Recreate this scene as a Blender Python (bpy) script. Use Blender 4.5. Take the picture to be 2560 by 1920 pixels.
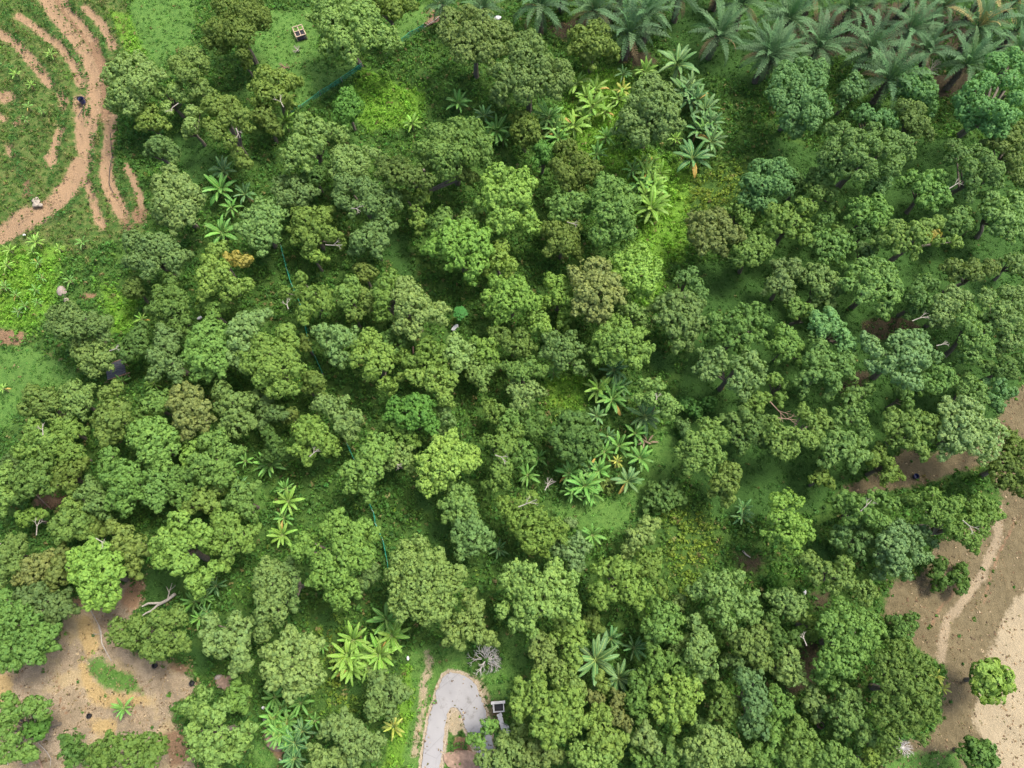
import bpy, math, random, re
import numpy as np
random.seed(7)
for o in list(bpy.data.objects): bpy.data.objects.remove(o, do_unlink=True)
scene = bpy.context.scene
COL = scene.collection
R = math.radians

# ------------------------------------------------------------------ camera, sky, sun, exposure
CAM_H, TILT, HFOV = 88.0, 20.5, 70.0
cam_data = bpy.data.cameras.new('drone_camera'); cam = bpy.data.objects.new('drone_camera', cam_data)
COL.objects.link(cam); scene.camera = cam
cam.location = (0, 0, CAM_H); cam.rotation_euler = (R(TILT), 0, 0)
cam_data.sensor_width = 36; cam_data.angle = R(HFOV); cam_data.clip_start = 1; cam_data.clip_end = 6000
SUN_EL, SUN_AZ = 64.0, 58.0          # azimuth clockwise from +Y (photo top) towards +X (photo right)
world = bpy.data.worlds.new('World'); scene.world = world; world.use_nodes = True
wn = world.node_tree; bg = wn.nodes['Background']
sky = wn.nodes.new('ShaderNodeTexSky'); sky.sky_type = 'NISHITA'; sky.sun_disc = False
sky.sun_elevation = R(SUN_EL); sky.sun_rotation = R(SUN_AZ); sky.air_density = 1.0; sky.dust_density = 5.0; sky.ozone_density = 1.0
wn.links.new(sky.outputs[0], bg.inputs[0]); bg.inputs[1].default_value = 0.15
sun_d = bpy.data.lights.new('sun', 'SUN'); sun_d.energy = 2.4; sun_d.angle = R(16); sun_d.color = (1.0, .95, .86)
sun = bpy.data.objects.new('sun', sun_d); COL.objects.link(sun); sun.location = (60, 40, 160)
sun.rotation_euler = (R(90 - SUN_EL), 0, R(180 - SUN_AZ))
scene.view_settings.view_transform = 'Standard'; scene.view_settings.look = 'None'
scene.view_settings.gamma = 1.0; scene.view_settings.use_curve_mapping = False
scene.view_settings.exposure = 1.3

# ------------------------------------------------------------------ survey: photo point -> place on the ground
FPX = 1280 / math.tan(R(HFOV / 2)); CT, ST = math.cos(R(TILT)), math.sin(R(TILT))
def ground_z(x, y):
    x = np.asarray(x, float); y = np.asarray(y, float)
    z = .9*np.sin(x*.045+1.3)*np.cos(y*.05) + .35*np.sin(x*.17+y*.11) + .12*np.sin(x*.53-y*.41+2) + .10*np.sin(x*.9+y*.77)
    flat = np.exp(-(((x-3)/16)**4 + ((y+6)/22)**4))
    return z*(1-flat)
def ray(u, v):
    x = (np.asarray(u, float)-1280)/FPX; y = (960-np.asarray(v, float))/FPX
    return x, y*CT+ST, y*ST-CT
def place(u, v, h=0.0):
    dx, dy, dz = ray(u, v); z = 0.0
    for _ in range(6):
        t = (z + h - CAM_H)/dz; X, Y = dx*t, dy*t; z = ground_z(X, Y)
    return X, Y, z + h
def depth(x, y, z): return y*ST - (z-CAM_H)*CT
def photo(x, y, z):
    d = depth(x, y, z); yy = y*CT + (z-CAM_H)*ST
    return 1280 + FPX*x/d, 960 - FPX*yy/d
def sheet(code): return int(code[0])*640, int(code[1])*640
def sp(code, x, y):
    ox, oy = sheet(code); return ox + x/2.592, oy + y/2.592

# ------------------------------------------------------------------ helpers
def tag(o, label=None, cat=None, group=None, kind=None):
    if label: o['label'] = label
    if cat: o['category'] = cat
    if group: o['group'] = group
    if kind: o['kind'] = kind
    return o
def link(name, data, parent=None, mat=None):
    o = bpy.data.objects.new(name, data); COL.objects.link(o)
    if parent is not None: o.parent = parent
    if mat is not None and data is not None and len(data.materials) == 0: data.materials.append(mat)
    return o
def empty(name, loc, rz=0.0):
    o = bpy.data.objects.new(name, None); COL.objects.link(o)
    o.location = loc; o.rotation_euler.z = rz; o.empty_display_size = .3
    return o
def soup(name, verts, k, mat=None, smooth=False, face_attr=None, face_col=None):
    """mesh of separate k-sided faces, verts (n*k,3)"""
    me = bpy.data.meshes.new(name); n = len(verts)//k
    me.vertices.add(n*k); me.vertices.foreach_set('co', np.ascontiguousarray(verts, dtype=np.float32).ravel())
    me.loops.add(n*k); me.loops.foreach_set('vertex_index', np.arange(n*k, dtype=np.int32))
    me.polygons.add(n); me.polygons.foreach_set('loop_start', np.arange(0, n*k, k, dtype=np.int32))
    me.polygons.foreach_set('loop_total', np.full(n, k, dtype=np.int32))
    me.update(calc_edges=True)
    if face_attr is not None:
        a = me.attributes.new('tint', 'FLOAT', 'FACE'); a.data.foreach_set('value', face_attr.astype(np.float32))
    if face_col is not None:
        a = me.attributes.new('leafcol', 'FLOAT_COLOR', 'FACE')
        c = np.ones((n, 4), np.float32); c[:, :3] = face_col; a.data.foreach_set('color', c.ravel())
    if mat: me.materials.append(mat)
    return me
class MB:
    def __init__(s): s.v, s.f = [], []
    def add(s, vs, fs):
        b = len(s.v); s.v += [tuple(map(float, p)) for p in vs]; s.f += [tuple(i+b for i in f) for f in fs]
    def box(s, c, d, rz=0.0, tilt=0.0):
        cx, cy, cz = c; a, b, e = d[0]/2, d[1]/2, d[2]/2; cr, sr = math.cos(rz), math.sin(rz); tt = math.tan(tilt)
        vs = []
        for z in (-e, e):
            for x, y in ((-a,-b),(a,-b),(a,b),(-a,b)): vs.append((cx+x*cr-y*sr, cy+x*sr+y*cr, cz+z+x*tt))
        s.add(vs, [(0,3,2,1),(4,5,6,7),(0,1,5,4),(1,2,6,5),(2,3,7,6),(3,0,4,7)])
    def tube(s, pts, rad, n=6):
        P = [np.array(p, float) for p in pts]; rings = []
        for i, p in enumerate(P):
            t = P[min(i+1, len(P)-1)] - P[max(i-1, 0)]; t = t/(np.linalg.norm(t)+1e-9)
            a = np.cross(t, (0,0,1.)) if abs(t[2]) < .9 else np.cross(t, (1.,0,0)); a /= np.linalg.norm(a)+1e-9; b = np.cross(t, a)
            r = rad[i] if hasattr(rad, '__len__') else rad
            rings.append([p + r*(math.cos(2*math.pi*k/n)*a + math.sin(2*math.pi*k/n)*b) for k in range(n)])
        vs = [q for r in rings for q in r]; fs = []
        for i in range(len(P)-1):
            for k in range(n): fs.append((i*n+k, i*n+(k+1)%n, (i+1)*n+(k+1)%n, (i+1)*n+k))
        fs.append(tuple(range(n))[::-1]); fs.append(tuple((len(P)-1)*n+k for k in range(n)))
        s.add(vs, fs)
    def mesh(s, name, mat=None, smooth=False):
        me = bpy.data.meshes.new(name); me.from_pydata(s.v, [], s.f); me.validate()
        if mat: me.materials.append(mat)
        if smooth: me.polygons.foreach_set('use_smooth', [True]*len(me.polygons))
        me.update(); return me
    def build(s, name, mat, parent=None, smooth=False): return link(name, s.mesh(name, mat, smooth), parent)

# ------------------------------------------------------------------ materials
def mat_new(name):
    m = bpy.data.materials.new(name); m.use_nodes = True; nt = m.node_tree
    return m, nt, nt.nodes['Principled BSDF']
def N(nt, t, **kw):
    n = nt.nodes.new(t)
    for k, v in kw.items():
        if k == 'inp':
            for i, x in v.items(): n.inputs[i].default_value = x
        else: setattr(n, k, v)
    return n
def noise(nt, scale, detail=4, rough=.55, coord=None):
    n = N(nt, 'ShaderNodeTexNoise', inp={'Scale': scale, 'Detail': detail, 'Roughness': rough})
    if coord is not None: nt.links.new(coord, n.inputs['Vector'])
    return n.outputs['Fac']
def ramp(nt, fac, stops):
    r = N(nt, 'ShaderNodeValToRGB'); e = r.color_ramp.elements
    while len(e) < len(stops): e.new(.5)
    for i, (p, c) in enumerate(stops): e[i].position = p; e[i].color = (*c, 1) if len(c) == 3 else c
    nt.links.new(fac, r.inputs[0]); return r.outputs[0]
def mix(nt, fac, a, b, mode='MIX'):
    m = N(nt, 'ShaderNodeMix', data_type='RGBA', blend_type=mode)
    for sock, v in ((m.inputs[0], fac), (m.inputs[6], a), (m.inputs[7], b)):
        if isinstance(v, (int, float)): sock.default_value = v
        elif isinstance(v, tuple): sock.default_value = (*v, 1) if len(v) == 3 else v
        else: nt.links.new(v, sock)
    return m.outputs[2]
def mathn(nt, op, a, b=None, clamp=False):
    m = N(nt, 'ShaderNodeMath', operation=op, use_clamp=clamp)
    for i, v in enumerate((a, b)):
        if v is None: continue
        if isinstance(v, (int, float)): m.inputs[i].default_value = v
        else: nt.links.new(v, m.inputs[i])
    return m.outputs[0]
def simple(name, col, rough=.8, var=.25, scale=6.0, spec=.3):
    m, nt, p = mat_new(name); co = N(nt, 'ShaderNodeTexCoord').outputs['Object']
    f = noise(nt, scale, 5, .6, co)
    lo = tuple(c*(1-var) for c in col); hi = tuple(min(1, c*(1+var)) for c in col)
    nt.links.new(ramp(nt, f, [(.3, lo), (.7, hi)]), p.inputs['Base Color'])
    p.inputs['Roughness'].default_value = rough; p.inputs['Specular IOR Level'].default_value = spec
    return m
def leafy(name, source, rough=.6, trans=.42, spec=.12):
    """foliage: colour from the object colour or from a face colour, hue jitter per leaf"""
    m, nt, p = mat_new(name)
    if source == 'object':
        base = N(nt, 'ShaderNodeObjectInfo').outputs['Color']
        t = N(nt, 'ShaderNodeAttribute', attribute_name='tint').outputs['Fac']
        warm = mix(nt, 1.0, base, (1.13, 1.08, .95), 'MULTIPLY'); cool = mix(nt, 1.0, base, (.85, .92, 1.0), 'MULTIPLY')
        col = mix(nt, t, cool, warm)
    elif source == 'plain': col = N(nt, 'ShaderNodeObjectInfo').outputs['Color']
    else:
        col = N(nt, 'ShaderNodeAttribute', attribute_name='leafcol').outputs['Color']
    nt.links.new(col, p.inputs['Base Color']); p.inputs['Roughness'].default_value = rough
    p.inputs['Specular IOR Level'].default_value = spec
    tr = N(nt, 'ShaderNodeBsdfTranslucent'); nt.links.new(mix(nt, 1.0, col, (1.1, 1.15, .6), 'MULTIPLY'), tr.inputs[0])
    ms = N(nt, 'ShaderNodeMixShader'); ms.inputs[0].default_value = trans
    nt.links.new(p.outputs[0], ms.inputs[1]); nt.links.new(tr.outputs[0], ms.inputs[2])
    nt.links.new(ms.outputs[0], nt.nodes['Material Output'].inputs[0])
    return m
LEAF = leafy('tree_foliage', 'object')
FROND = leafy('palm_frond_leaf', 'plain', .6, .08, .12)
SCRUB = leafy('scrub_foliage', 'face')
BARK = simple('grey_brown_bark', (.13, .11, .085), .9, .4, 5)
PALE_BARK = simple('bleached_bark', (.25, .225, .19), .85, .25, 7)
BROWN_BARK = simple('brown_bark', (.20, .13, .09), .9, .3, 7)
# ------------------------------------------------------------------ ground zones (outlines on the survey sheets)
def poly(code, s): return np.array([sp(code, *map(float, q.split(','))) for q in s.split()])
def to_ground(p): X, Y, _ = place(p[:, 0], p[:, 1]); return np.stack([X, Y], 1)
ZONES = {k: [] for k in ('dirt', 'clay', 'sand', 'litter', 'lawn', 'dry', 'yellow', 'rim', 'tread', 'weed', 'soil_shade', 'turf_shade')}
def area(zone, code, s, soft=1.3): ZONES[zone].append(('a', to_ground(poly(code, s)), soft))
def strip(zone, code, w, s, soft=1.0): ZONES[zone].append(('s', to_ground(poly(code, s)), soft, w))
# terraces, upper left
strip('dirt','00',0.92,'270,-60 330,70 400,150 470,240 540,330 570,400 600,480 600,560 610,640 600,740 580,850 550,980')
strip('dirt','00',1.56,'520,1060 450,1200 370,1290 270,1370 150,1430 60,1490 -60,1540')
strip('dirt','00',0.83,'250,1380 350,1310 480,1210 545,1090')
area('dirt','00','110,1350 220,1320 330,1350 290,1430 180,1490 0,1540 -60,1560 -60,1480 40,1420')
strip('clay','00',.9,'340,-60 440,80 520,180 600,280 640,400 660,500 665,620 690,760')
strip('dirt','00',0.55,'380,-60 440,60 520,150 590,250')
strip('dirt','00',0.64,'540,40 650,140 710,260 735,300')
strip('dirt','00',0.74,'-60,180 80,260 160,340 240,440 320,540')
strip('dirt','00',0.64,'120,100 220,170 300,240 370,280 440,360 490,450 520,545')
area('dirt','00','465,640 500,610 555,600 560,740 510,765 470,720')
strip('dirt','00',0.74,'510,760 520,860 520,950')
strip('dirt','00',0.92,'715,760 710,880 690,1000 680,1100 700,1200 740,1290 790,1380')
strip('clay','00',.5,'770,1330 790,1400 820,1480')
strip('dirt','00',0.51,'815,1080 860,1150 895,1250 920,1340')
area('clay','00','870,1350 930,1320 960,1380 930,1440 870,1450 850,1400')
strip('dirt','00',0.55,'540,1130 580,1240 610,1340 660,1470')
strip('dirt','00',0.55,'385,830 350,940 330,1050 300,1010')
strip('dirt','00',0.55,'380,600 410,640 400,690')
area('dirt','00','-60,590 60,580 100,640 40,660 -60,670')
area('clay','00','90,770 130,760 130,800 95,810')
strip('clay','00',.4,'165,1180 170,1260'); strip('dirt','00',0.46,'-20,740 20,770'); strip('dirt','00',0.46,'50,950 70,1000')
area('weed','00','-100,-100 820,-100 860,500 700,900 900,1350 950,1500 500,1659 -100,1659')
area('clay','01','-60,470 140,490 200,540 120,580 -60,580')
area('dry','01','0,690 120,720 100,800 0,820')
area('clay','01','310,640 350,640 350,670 315,670'); strip('clay','01',.4,'540,260 600,260')
area('clay','01','210,1560 320,1520 440,1550 380,1640 230,1640')
# lawns
area('lawn','10','-80,130 60,60 370,60 400,250 420,400 700,420 690,450 300,710 250,680 300,560 150,470 0,440 -80,300')
area('lawn','00','860,-60 1260,-60 1250,300 1060,400 1400,600 1500,600 1659,520 1659,620 1300,660 1150,420 1030,400 950,380 845,110')
area('lawn','10','560,850 640,860 700,920 640,960 560,900'); area('lawn','10','930,80 1090,30 1130,100 1080,180 940,290 900,200')
area('turf_shade','00','1100,850 1300,880 1420,1000 1400,1150 1250,1200 1150,1050')
area('lawn','01','-80,600 200,590 420,700 520,800 200,880 120,960 100,1100 -80,1150')
area('lawn','22','250,-60 850,-60 720,100 560,130 440,120 330,60'); area('lawn','21','300,1540 600,1560 850,1500 900,1659 300,1659 ')
area('lawn','21','900,1150 1040,1080 1100,1320 1050,1400 860,1560 720,1560 860,1350'); area('turf_shade','21','890,600 1100,650 1050,760 940,760 880,680')
area('turf_shade','21','1230,110 1659,50 1659,200 1480,240 1300,350 1230,220')
area('turf_shade','30','900,900 1150,920 1130,1120 900,1140 830,1120'); area('turf_shade','30','1250,1480 1659,1480 1659,1650 1250,1650')
area('turf_shade','11','820,0 1010,-40 1010,140 940,130'); area('turf_shade','10','820,1530 980,1510 990,1659 820,1659')
area('lawn','12','-20,1400 100,1560 150,1659 -20,1659'); area('turf_shade','12','1080,60 1250,60 1220,200 1130,200'); area('turf_shade','11','980,1430 1060,1420 1150,1659 1060,1659')
area('lawn','12','1000,900 1100,860 1240,840 1340,880 1420,1010 1300,1030 1200,1050 1170,1180 1110,1330 1060,1659 940,1659 1010,1300')
area('lawn','12','1450,1050 1600,1000 1640,1200 1540,1230 1480,1120'); area('lawn','22','-60,760 120,800 130,1050 20,1080 -60,1100')
area('lawn','12','1215,1450 1240,1420 1285,1430 1250,1659 1205,1659')
area('turf_shade','12','380,650 520,620 540,760 440,820'); area('lawn','11','0,1350 70,1600 0,1659 -60,1600')
area('turf_shade','12','580,1090 690,1110 680,1200 590,1180')
area('turf_shade','02','900,330 1080,380 1180,460 1130,560 950,600 930,460'); area('turf_shade','02','1160,900 1240,850 1300,900 1420,960 1300,1060 1240,980')
area('lawn','02','570,960 640,940 720,1000 850,1060 930,1180 830,1160 700,1150 640,1100 580,1040')
# lower left clearing
area('litter','02','480,560 600,600 700,520 780,470 900,410 940,480 930,560 850,700 790,780 850,900 950,960 1100,960 1280,1100 1260,1180 1110,1260 1120,1350 1260,1600 1280,1760 -100,1760 -100,1020 250,950 380,850 400,720')
area('clay','02','850,430 940,440 930,560 850,650 780,600'); area('clay','02','430,540 520,560 540,640 480,640')
area('yellow','02','500,690 600,650 640,760 640,870 590,950 540,900 510,800'); area('yellow','02','-100,1050 80,1050 90,1200 0,1240 -100,1230')
area('yellow','02','500,960 570,1000 610,1100 700,1170 830,1180 960,1200 990,1240 850,1260 700,1270 600,1240 540,1130')
area('yellow','02','580,1350 760,1330 740,1440 600,1430'); area('clay','02','1050,1440 1200,1400 1240,1600 1100,1659')
area('clay','02','1080,960 1230,990 1240,1060 1130,1030'); area('dry','02','350,1090 450,1080 540,1160 560,1250 440,1260 350,1180')
area('turf_shade','31','560,380 760,400 640,560 560,700 560,480'); area('turf_shade','31','640,900 760,1000 740,1250 640,1180'); area('turf_shade','31','0,1330 300,1420 420,1560 250,1659 0,1480'); area('turf_shade','32','280,150 420,250 330,330 260,200'); area('turf_shade','30','0,930 300,960 250,1120 120,1100'); area('turf_shade','31','1130,560 1240,640 1280,760 1150,720')
for code_, q in (('02','520,760 560,860 540,980 600,1080'),('02','300,1020 380,1120 400,1260 470,1340'),('02','980,1110 900,1160 860,1260 900,1380'),('32','1240,420 1180,560 1100,640 1050,760'),('32','1600,60 1520,220 1440,420 1400,600'),('32','1480,1300 1540,1450 1560,1620'),('32','1620,780 1560,960 1590,1150'),('02','120,1080 160,1200 100,1300')): strip('clay', code_, .14, q, .4)
area('turf_shade','20','1000,-60 1659,-60 1659,560 1200,480 1020,420', 2); area('turf_shade','30','-20,-60 1659,-60 1659,330 1350,480 1000,460 500,380 -20,400', 2)
area('turf_shade','30','0,880 420,1000 900,900 1250,860 1659,1050 1659,1700 0,1700',2); area('turf_shade','31','-20,-40 1659,-40 1659,760 1480,1060 800,1300 480,1500 300,1659 -20,1659',2); area('turf_shade','21','1150,60 1659,-20 1700,1700 1280,1680 1150,1400 1060,1000 1120,600',2)
strip('tread','02',.35,'545,610 600,680 640,760'); strip('tread','02',.4,'760,900 860,980 980,1090')
# right-hand bare slope
area('dry','31','1720,760 1560,920 1480,1060 1460,1200 1250,1260 1060,1270 860,1250 760,1380 480,1500 450,1580 800,1520 1000,1480 1400,1350 1500,1520 1560,1659 1720,1659')
area('dry','32','800,440 960,420 1050,330 1080,200 1380,60 1560,-100 1760,-100 1760,1700 700,1700 760,1560 900,1480 1100,1400 1150,1000 930,860 740,680')
area('soil_shade','31','600,430 720,400 900,400 1000,480 760,540 640,560'); area('soil_shade','31','560,740 680,740 640,840 480,900 470,840')
area('sand','32','1760,400 1590,580 1500,760 1430,900 1350,1230 1330,1350 1420,1520 1480,1760 1760,1760')
strip('tread','32',.5,'1500,-20 1480,200 1370,440 1250,600 1165,700 1135,800 1120,960')
strip('dry','32',.7,'1540,1700 1600,1560 1700,1430'); area('lawn','32','760,1620 900,1560 1240,1560 1250,1700 760,1700')
area('soil_shade','32','130,850 330,840 340,1100 150,1200 90,1120'); area('soil_shade','32','270,520 400,520 390,610 310,640', 2.4)
area('soil_shade','20','660,330 880,330 960,420 800,430 680,400'); area('soil_shade','30','1060,480 1350,470 1330,600 1080,640')
area('soil_shade','30','360,60 1200,0 1330,300 900,420 500,330 300,420 160,200'); area('soil_shade','20','220,160 420,120 700,90 620,200 300,260')
area('clay','10','1080,60 1170,60 1150,140 1060,190'); area('soil_shade','22','1440,290 1620,280 1600,370 1510,390', 2.6)
# turning loop
OUT = to_ground(poly('12','1040,1950 1060,1750 1075,1640 1092,1500 1122,1330 1160,1220 1182,1140 1212,1065 1255,1040 1312,1044 1372,1072 1420,1112 1446,1170 1480,1260 1510,1380 1530,1500 1545,1640 1560,1760 1580,1950'))
INN = to_ground(poly('12','1170,1950 1182,1750 1192,1640 1210,1550 1225,1400 1238,1310 1250,1280 1262,1270 1282,1266 1300,1268 1318,1280 1330,1310 1358,1390 1400,1470 1430,1560 1452,1650 1468,1760 1490,1950'))
ZONES['rim'].append(('s', OUT, .35, .35)); ZONES['rim'].append(('s', INN, .3, .4))
area('sand','12','1240,1290 1330,1290 1345,1400 1300,1460 1250,1420',.4); area('clay','12','1290,1450 1400,1470 1450,1700 1245,1760 1262,1560',.4)
area('sand','12','1400,1050 1480,1110 1500,1200 1470,1210 1430,1120'); area('dry','12','1470,1130 1560,1200 1600,1330 1560,1420 1510,1300')
strip('sand','12',.35,'1110,920 1125,990 1090,1100 1080,1250 1050,1420 1030,1560')
area('clay','12','60,1370 120,1330 200,1500 190,1640 90,1560')

for k in ('bright', 'golden', 'hedge'): ZONES[k] = []
area('bright','20','360,480 720,460 790,640 640,980 930,1000 1150,1080 1160,1400 1120,1700 800,1700 780,1250 560,1080 300,1060', 2); area('bright','21','730,-40 1020,-60 980,200 880,330 800,300')
area('bright','10','700,450 900,540 1100,600 1060,800 750,850 560,700', 1.5); area('bright','21','200,780 480,780 470,1000 250,980', 1.5)
area('bright','12','780,1250 1000,960 1040,1200 960,1659 820,1659 900,1350', 1.2); area('bright','01','-80,-60 420,-60 350,330 200,500 -80,450', 1.5)
area('bright','00','700,60 860,100 960,380 830,380', 1.2); area('bright','01','650,180 900,300 850,480 720,500', 1.5)
area('golden','20','1130,1150 1500,1050 1650,1000 1500,1300 1250,1400 1100,1350', 1.5); area('golden','22','960,-20 1250,-20 1320,200 1250,420 1100,560 1000,350', 1.5)
area('golden','12','380,650 520,620 620,1090 720,1200 560,1330 480,1290 400,900',1.5); area('golden','21','230,880 350,900 340,1000 230,980')
for q in ('-60,80 60,190 150,310 240,420 340,500 410,600 425,760 400,1000 350,1200', '170,20 300,150 420,270 500,370 545,470 560,600', '430,20 560,130 660,260 700,380', '-60,400 80,470 150,560 120,700 100,900 120,1050 170,1180 220,1290', '600,880 600,1000 610,1150 640,1270', '745,830 770,1050 800,1200 850,1330 830,1480', '440,620 430,760 450,900', '850,820 890,1000 910,1200', '300,1460 450,1370 540,1250', '-60,0 20,60 60,120', '560,700 570,800'): strip('hedge', '00', .55, q, .8)

def seg_dist(P, A, B):
    d = B - A; L = (d*d).sum() + 1e-9; t = np.clip(((P - A) @ d)/L, 0, 1)
    q = P - (A + t[:, None]*d); return np.sqrt((q*q).sum(1))
def zone_mask(zone, P):
    out = np.zeros(len(P), np.float32)
    for z in ZONES[zone]:
        pts = z[1]; m = z[2] + (z[3] if z[0] == 's' else 0) + 1
        lo, hi = pts.min(0)-m, pts.max(0)+m
        idx = np.where((P[:, 0] > lo[0]) & (P[:, 0] < hi[0]) & (P[:, 1] > lo[1]) & (P[:, 1] < hi[1]))[0]
        if not len(idx): continue
        Q = P[idx]; n = len(pts)
        rng = range(n) if z[0] == 'a' else range(n-1)
        dist = np.min([seg_dist(Q, pts[i], pts[(i+1) % n]) for i in rng], axis=0)
        if z[0] == 'a':
            ins = np.zeros(len(Q), bool)
            for i in range(n):
                a, b = pts[i], pts[(i+1) % n]
                c = (a[1] > Q[:, 1]) != (b[1] > Q[:, 1])
                xx = (b[0]-a[0])*(Q[:, 1]-a[1])/(b[1]-a[1]+1e-12) + a[0]
                ins ^= c & (Q[:, 0] < xx)
            sd = np.where(ins, dist, -dist)
        else: sd = z[3] - dist
        out[idx] = np.maximum(out[idx], np.clip(.5 + sd/(2*z[2]), 0, 1))
    return out
def road_inside(P):
    ring = np.concatenate([OUT, INN[::-1]]); ins = np.zeros(len(P), bool); n = len(ring)
    for i in range(n):
        a, b = ring[i], ring[(i+1) % n]; c = (a[1] > P[:, 1]) != (b[1] > P[:, 1])
        ins ^= c & (P[:, 0] < (b[0]-a[0])*(P[:, 1]-a[1])/(b[1]-a[1]+1e-12) + a[0])
    return ins

# ------------------------------------------------------------------ ground sheet
def axis(lo, hi, step):
    core = np.arange(lo, hi+step/2, step); g = [3, 8, 18, 40, 90, 200, 450, 1000, 2200]
    return np.concatenate([lo-np.array(g[::-1]), core, hi+np.array(g)])
gx, gy = axis(-98, 98, .45), axis(-26, 116, .45)
GX, GY = np.meshgrid(gx, gy); P = np.stack([GX.ravel(), GY.ravel()], 1)
GM = {k: zone_mask(k, P) for k in ZONES}
bare = np.maximum.reduce([GM['dirt'], GM['clay']*.8])
rs = np.random.RandomState(3)
GZ = ground_z(P[:, 0], P[:, 1]) + rs.normal(0, .015, len(P)) - .5*bare*(GM['weed'] > .5) + .10*np.sin(P[:, 0]*2.1)*np.sin(P[:, 1]*1.9+P[:, 0])*np.clip(1-bare-GM['dry']-GM['rim']*3, 0, 1)
def ground_material():
    m, nt, p = mat_new('hillside_ground'); co = N(nt, 'ShaderNodeTexCoord').outputs['Object']
    n1, n2, n3, n4 = noise(nt, .25, 5, .6, co), noise(nt, 1.3, 6, .65, co), noise(nt, 5.0, 5, .7, co), noise(nt, 14.0, 3, .6, co)
    n7 = noise(nt, .75, 6, .7, co); n5 = noise(nt, 9.0, 6, .8, co)
    mp = N(nt, 'ShaderNodeMapping', inp={'Rotation': (0, 0, R(-62)), 'Scale': (6.0, .8, 1)}); nt.links.new(co, mp.inputs[0]); n6 = noise(nt, .8, 6, .7, mp.outputs[0])
    edge = mathn(nt, 'MULTIPLY', mathn(nt, 'SUBTRACT', mathn(nt, 'ADD', mathn(nt, 'MULTIPLY', n2, .6), mathn(nt, 'MULTIPLY', n3, .4)), .5), 2.2)
    def mask(zone, gain=2.2):
        a = N(nt, 'ShaderNodeAttribute', attribute_name=zone).outputs['Fac']
        s = mathn(nt, 'ADD', mathn(nt, 'MULTIPLY', mathn(nt, 'SUBTRACT', a, .5), gain), .5)
        inside = mathn(nt, 'MULTIPLY', edge, mathn(nt, 'GREATER_THAN', a, .001))
        t = mathn(nt, 'ADD', s, inside)
        return mathn(nt, 'ADD', mathn(nt, 'MULTIPLY', mathn(nt, 'SUBTRACT', t, .5), 2.4), .5, clamp=True)
    def two(a, b, f, lo=.35, hi=.65): return ramp(nt, f, [(lo, a), (hi, b)])
    col = two((.026, .066, .014), (.060, .115, .022), n2)
    col = mix(nt, mathn(nt, 'MULTIPLY', n1, .5), col, two((.05, .11, .014), (.03, .07, .014), n3))
    col = mix(nt, mathn(nt, 'MULTIPLY', mask('weed'), ramp(nt, n2, [(.42, (0,)*3), (.62, (.3,)*3)])), col, two((.15, .115, .05), (.22, .165, .085), n3))
    col = mix(nt, mathn(nt, 'MULTIPLY', mask('bright'), .8), col, two((.07, .16, .016), (.13, .25, .03), n3))
    col = mix(nt, mask('turf_shade'), col, mix(nt, n1, two((.022, .062, .014), (.040, .098, .020), n2, .3, .7), two((.020, .056, .012), (.038, .088, .016), n3)))  # lawn green darkened: shade under the trees painted into the grass colour
    col = mix(nt, mask('soil_shade'), col, two((.030, .027, .015), (.070, .055, .032), n3, .3, .7))  # brown earth with the shade under palms and crowns painted into its colour
    col = mix(nt, mask('dry'), col, mix(nt, n5, two((0.069, 0.054, 0.029), (0.126, 0.100, 0.055), n6, .35, .65), two((0.093, 0.075, 0.041), (0.170, 0.140, 0.081), n2)))
    spk = mix(nt, ramp(nt, n5, [(.40, (0,)*3), (.62, (1,)*3)]), two((0.105, 0.081, 0.052), (0.202, 0.152, 0.097), n2), two((0.291, 0.224, 0.144), (0.389, 0.321, 0.224), n1))
    spk = mix(nt, ramp(nt, n7, [(.48, (0,)*3), (.60, (.7,)*3)]), spk, two((0.122, 0.097, 0.068), (0.194, 0.156, 0.101), n4))
    spk = mix(nt, ramp(nt, n1, [(.50, (0,)*3), (.58, (.6,)*3)]), spk, two((0.243, 0.181, 0.084), (0.339, 0.270, 0.147), n3))
    col = mix(nt, mask('litter'), col, spk)
    col = mix(nt, mask('clay'), col, two((.115, .072, .042), (.215, .135, .08), n3, .3, .7))
    col = mix(nt, mask('yellow'), col, two((0.222, 0.155, 0.063), (0.348, 0.259, 0.126), n3, .3, .7))
    col = mix(nt, mask('lawn'), col, mix(nt, n1, two((.038, .100, .020), (.105, .185, .040), n2, .3, .7), two((.035, .095, .018), (.085, .175, .032), n3)))
    col = mix(nt, mathn(nt, 'MULTIPLY', mask('dirt'), ramp(nt, n7, [(.28, (.25,)*3), (.38, (1,)*3)])), col, mix(nt, n2, two((.165, .105, .058), (.30, .205, .122), n3, .3, .7), two((.20, .13, .075), (.29, .20, .125), n5)))
    col = mix(nt, mathn(nt, 'MULTIPLY', mask('dirt'), ramp(nt, n5, [(.52, (0,)*3), (.66, (.55,)*3)])), col, (.14, .085, .045))
    col = mix(nt, mask('sand'), col, mix(nt, n1, two((0.247, 0.205, 0.129), (0.330, 0.280, 0.186), n3, .3, .7), two((0.206, 0.173, 0.114), (0.310, 0.258, 0.173), n2)))
    col = mix(nt, mathn(nt, 'MULTIPLY', mathn(nt, 'MULTIPLY', mask('sand'), n6), .5), col, (.19, .145, .09))
    col = mix(nt, mathn(nt, 'MULTIPLY', mask('tread'), .6), col, two((0.252, 0.200, 0.133), (0.326, 0.259, 0.178), n3))
    col = mix(nt, mask('rim'), col, two((0.222, 0.178, 0.118), (0.340, 0.289, 0.215), n3))
    col = mix(nt, mathn(nt, 'MULTIPLY', mathn(nt, 'SUBTRACT', n4, .35, True), .5), col, (.05, .045, .02))
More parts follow.
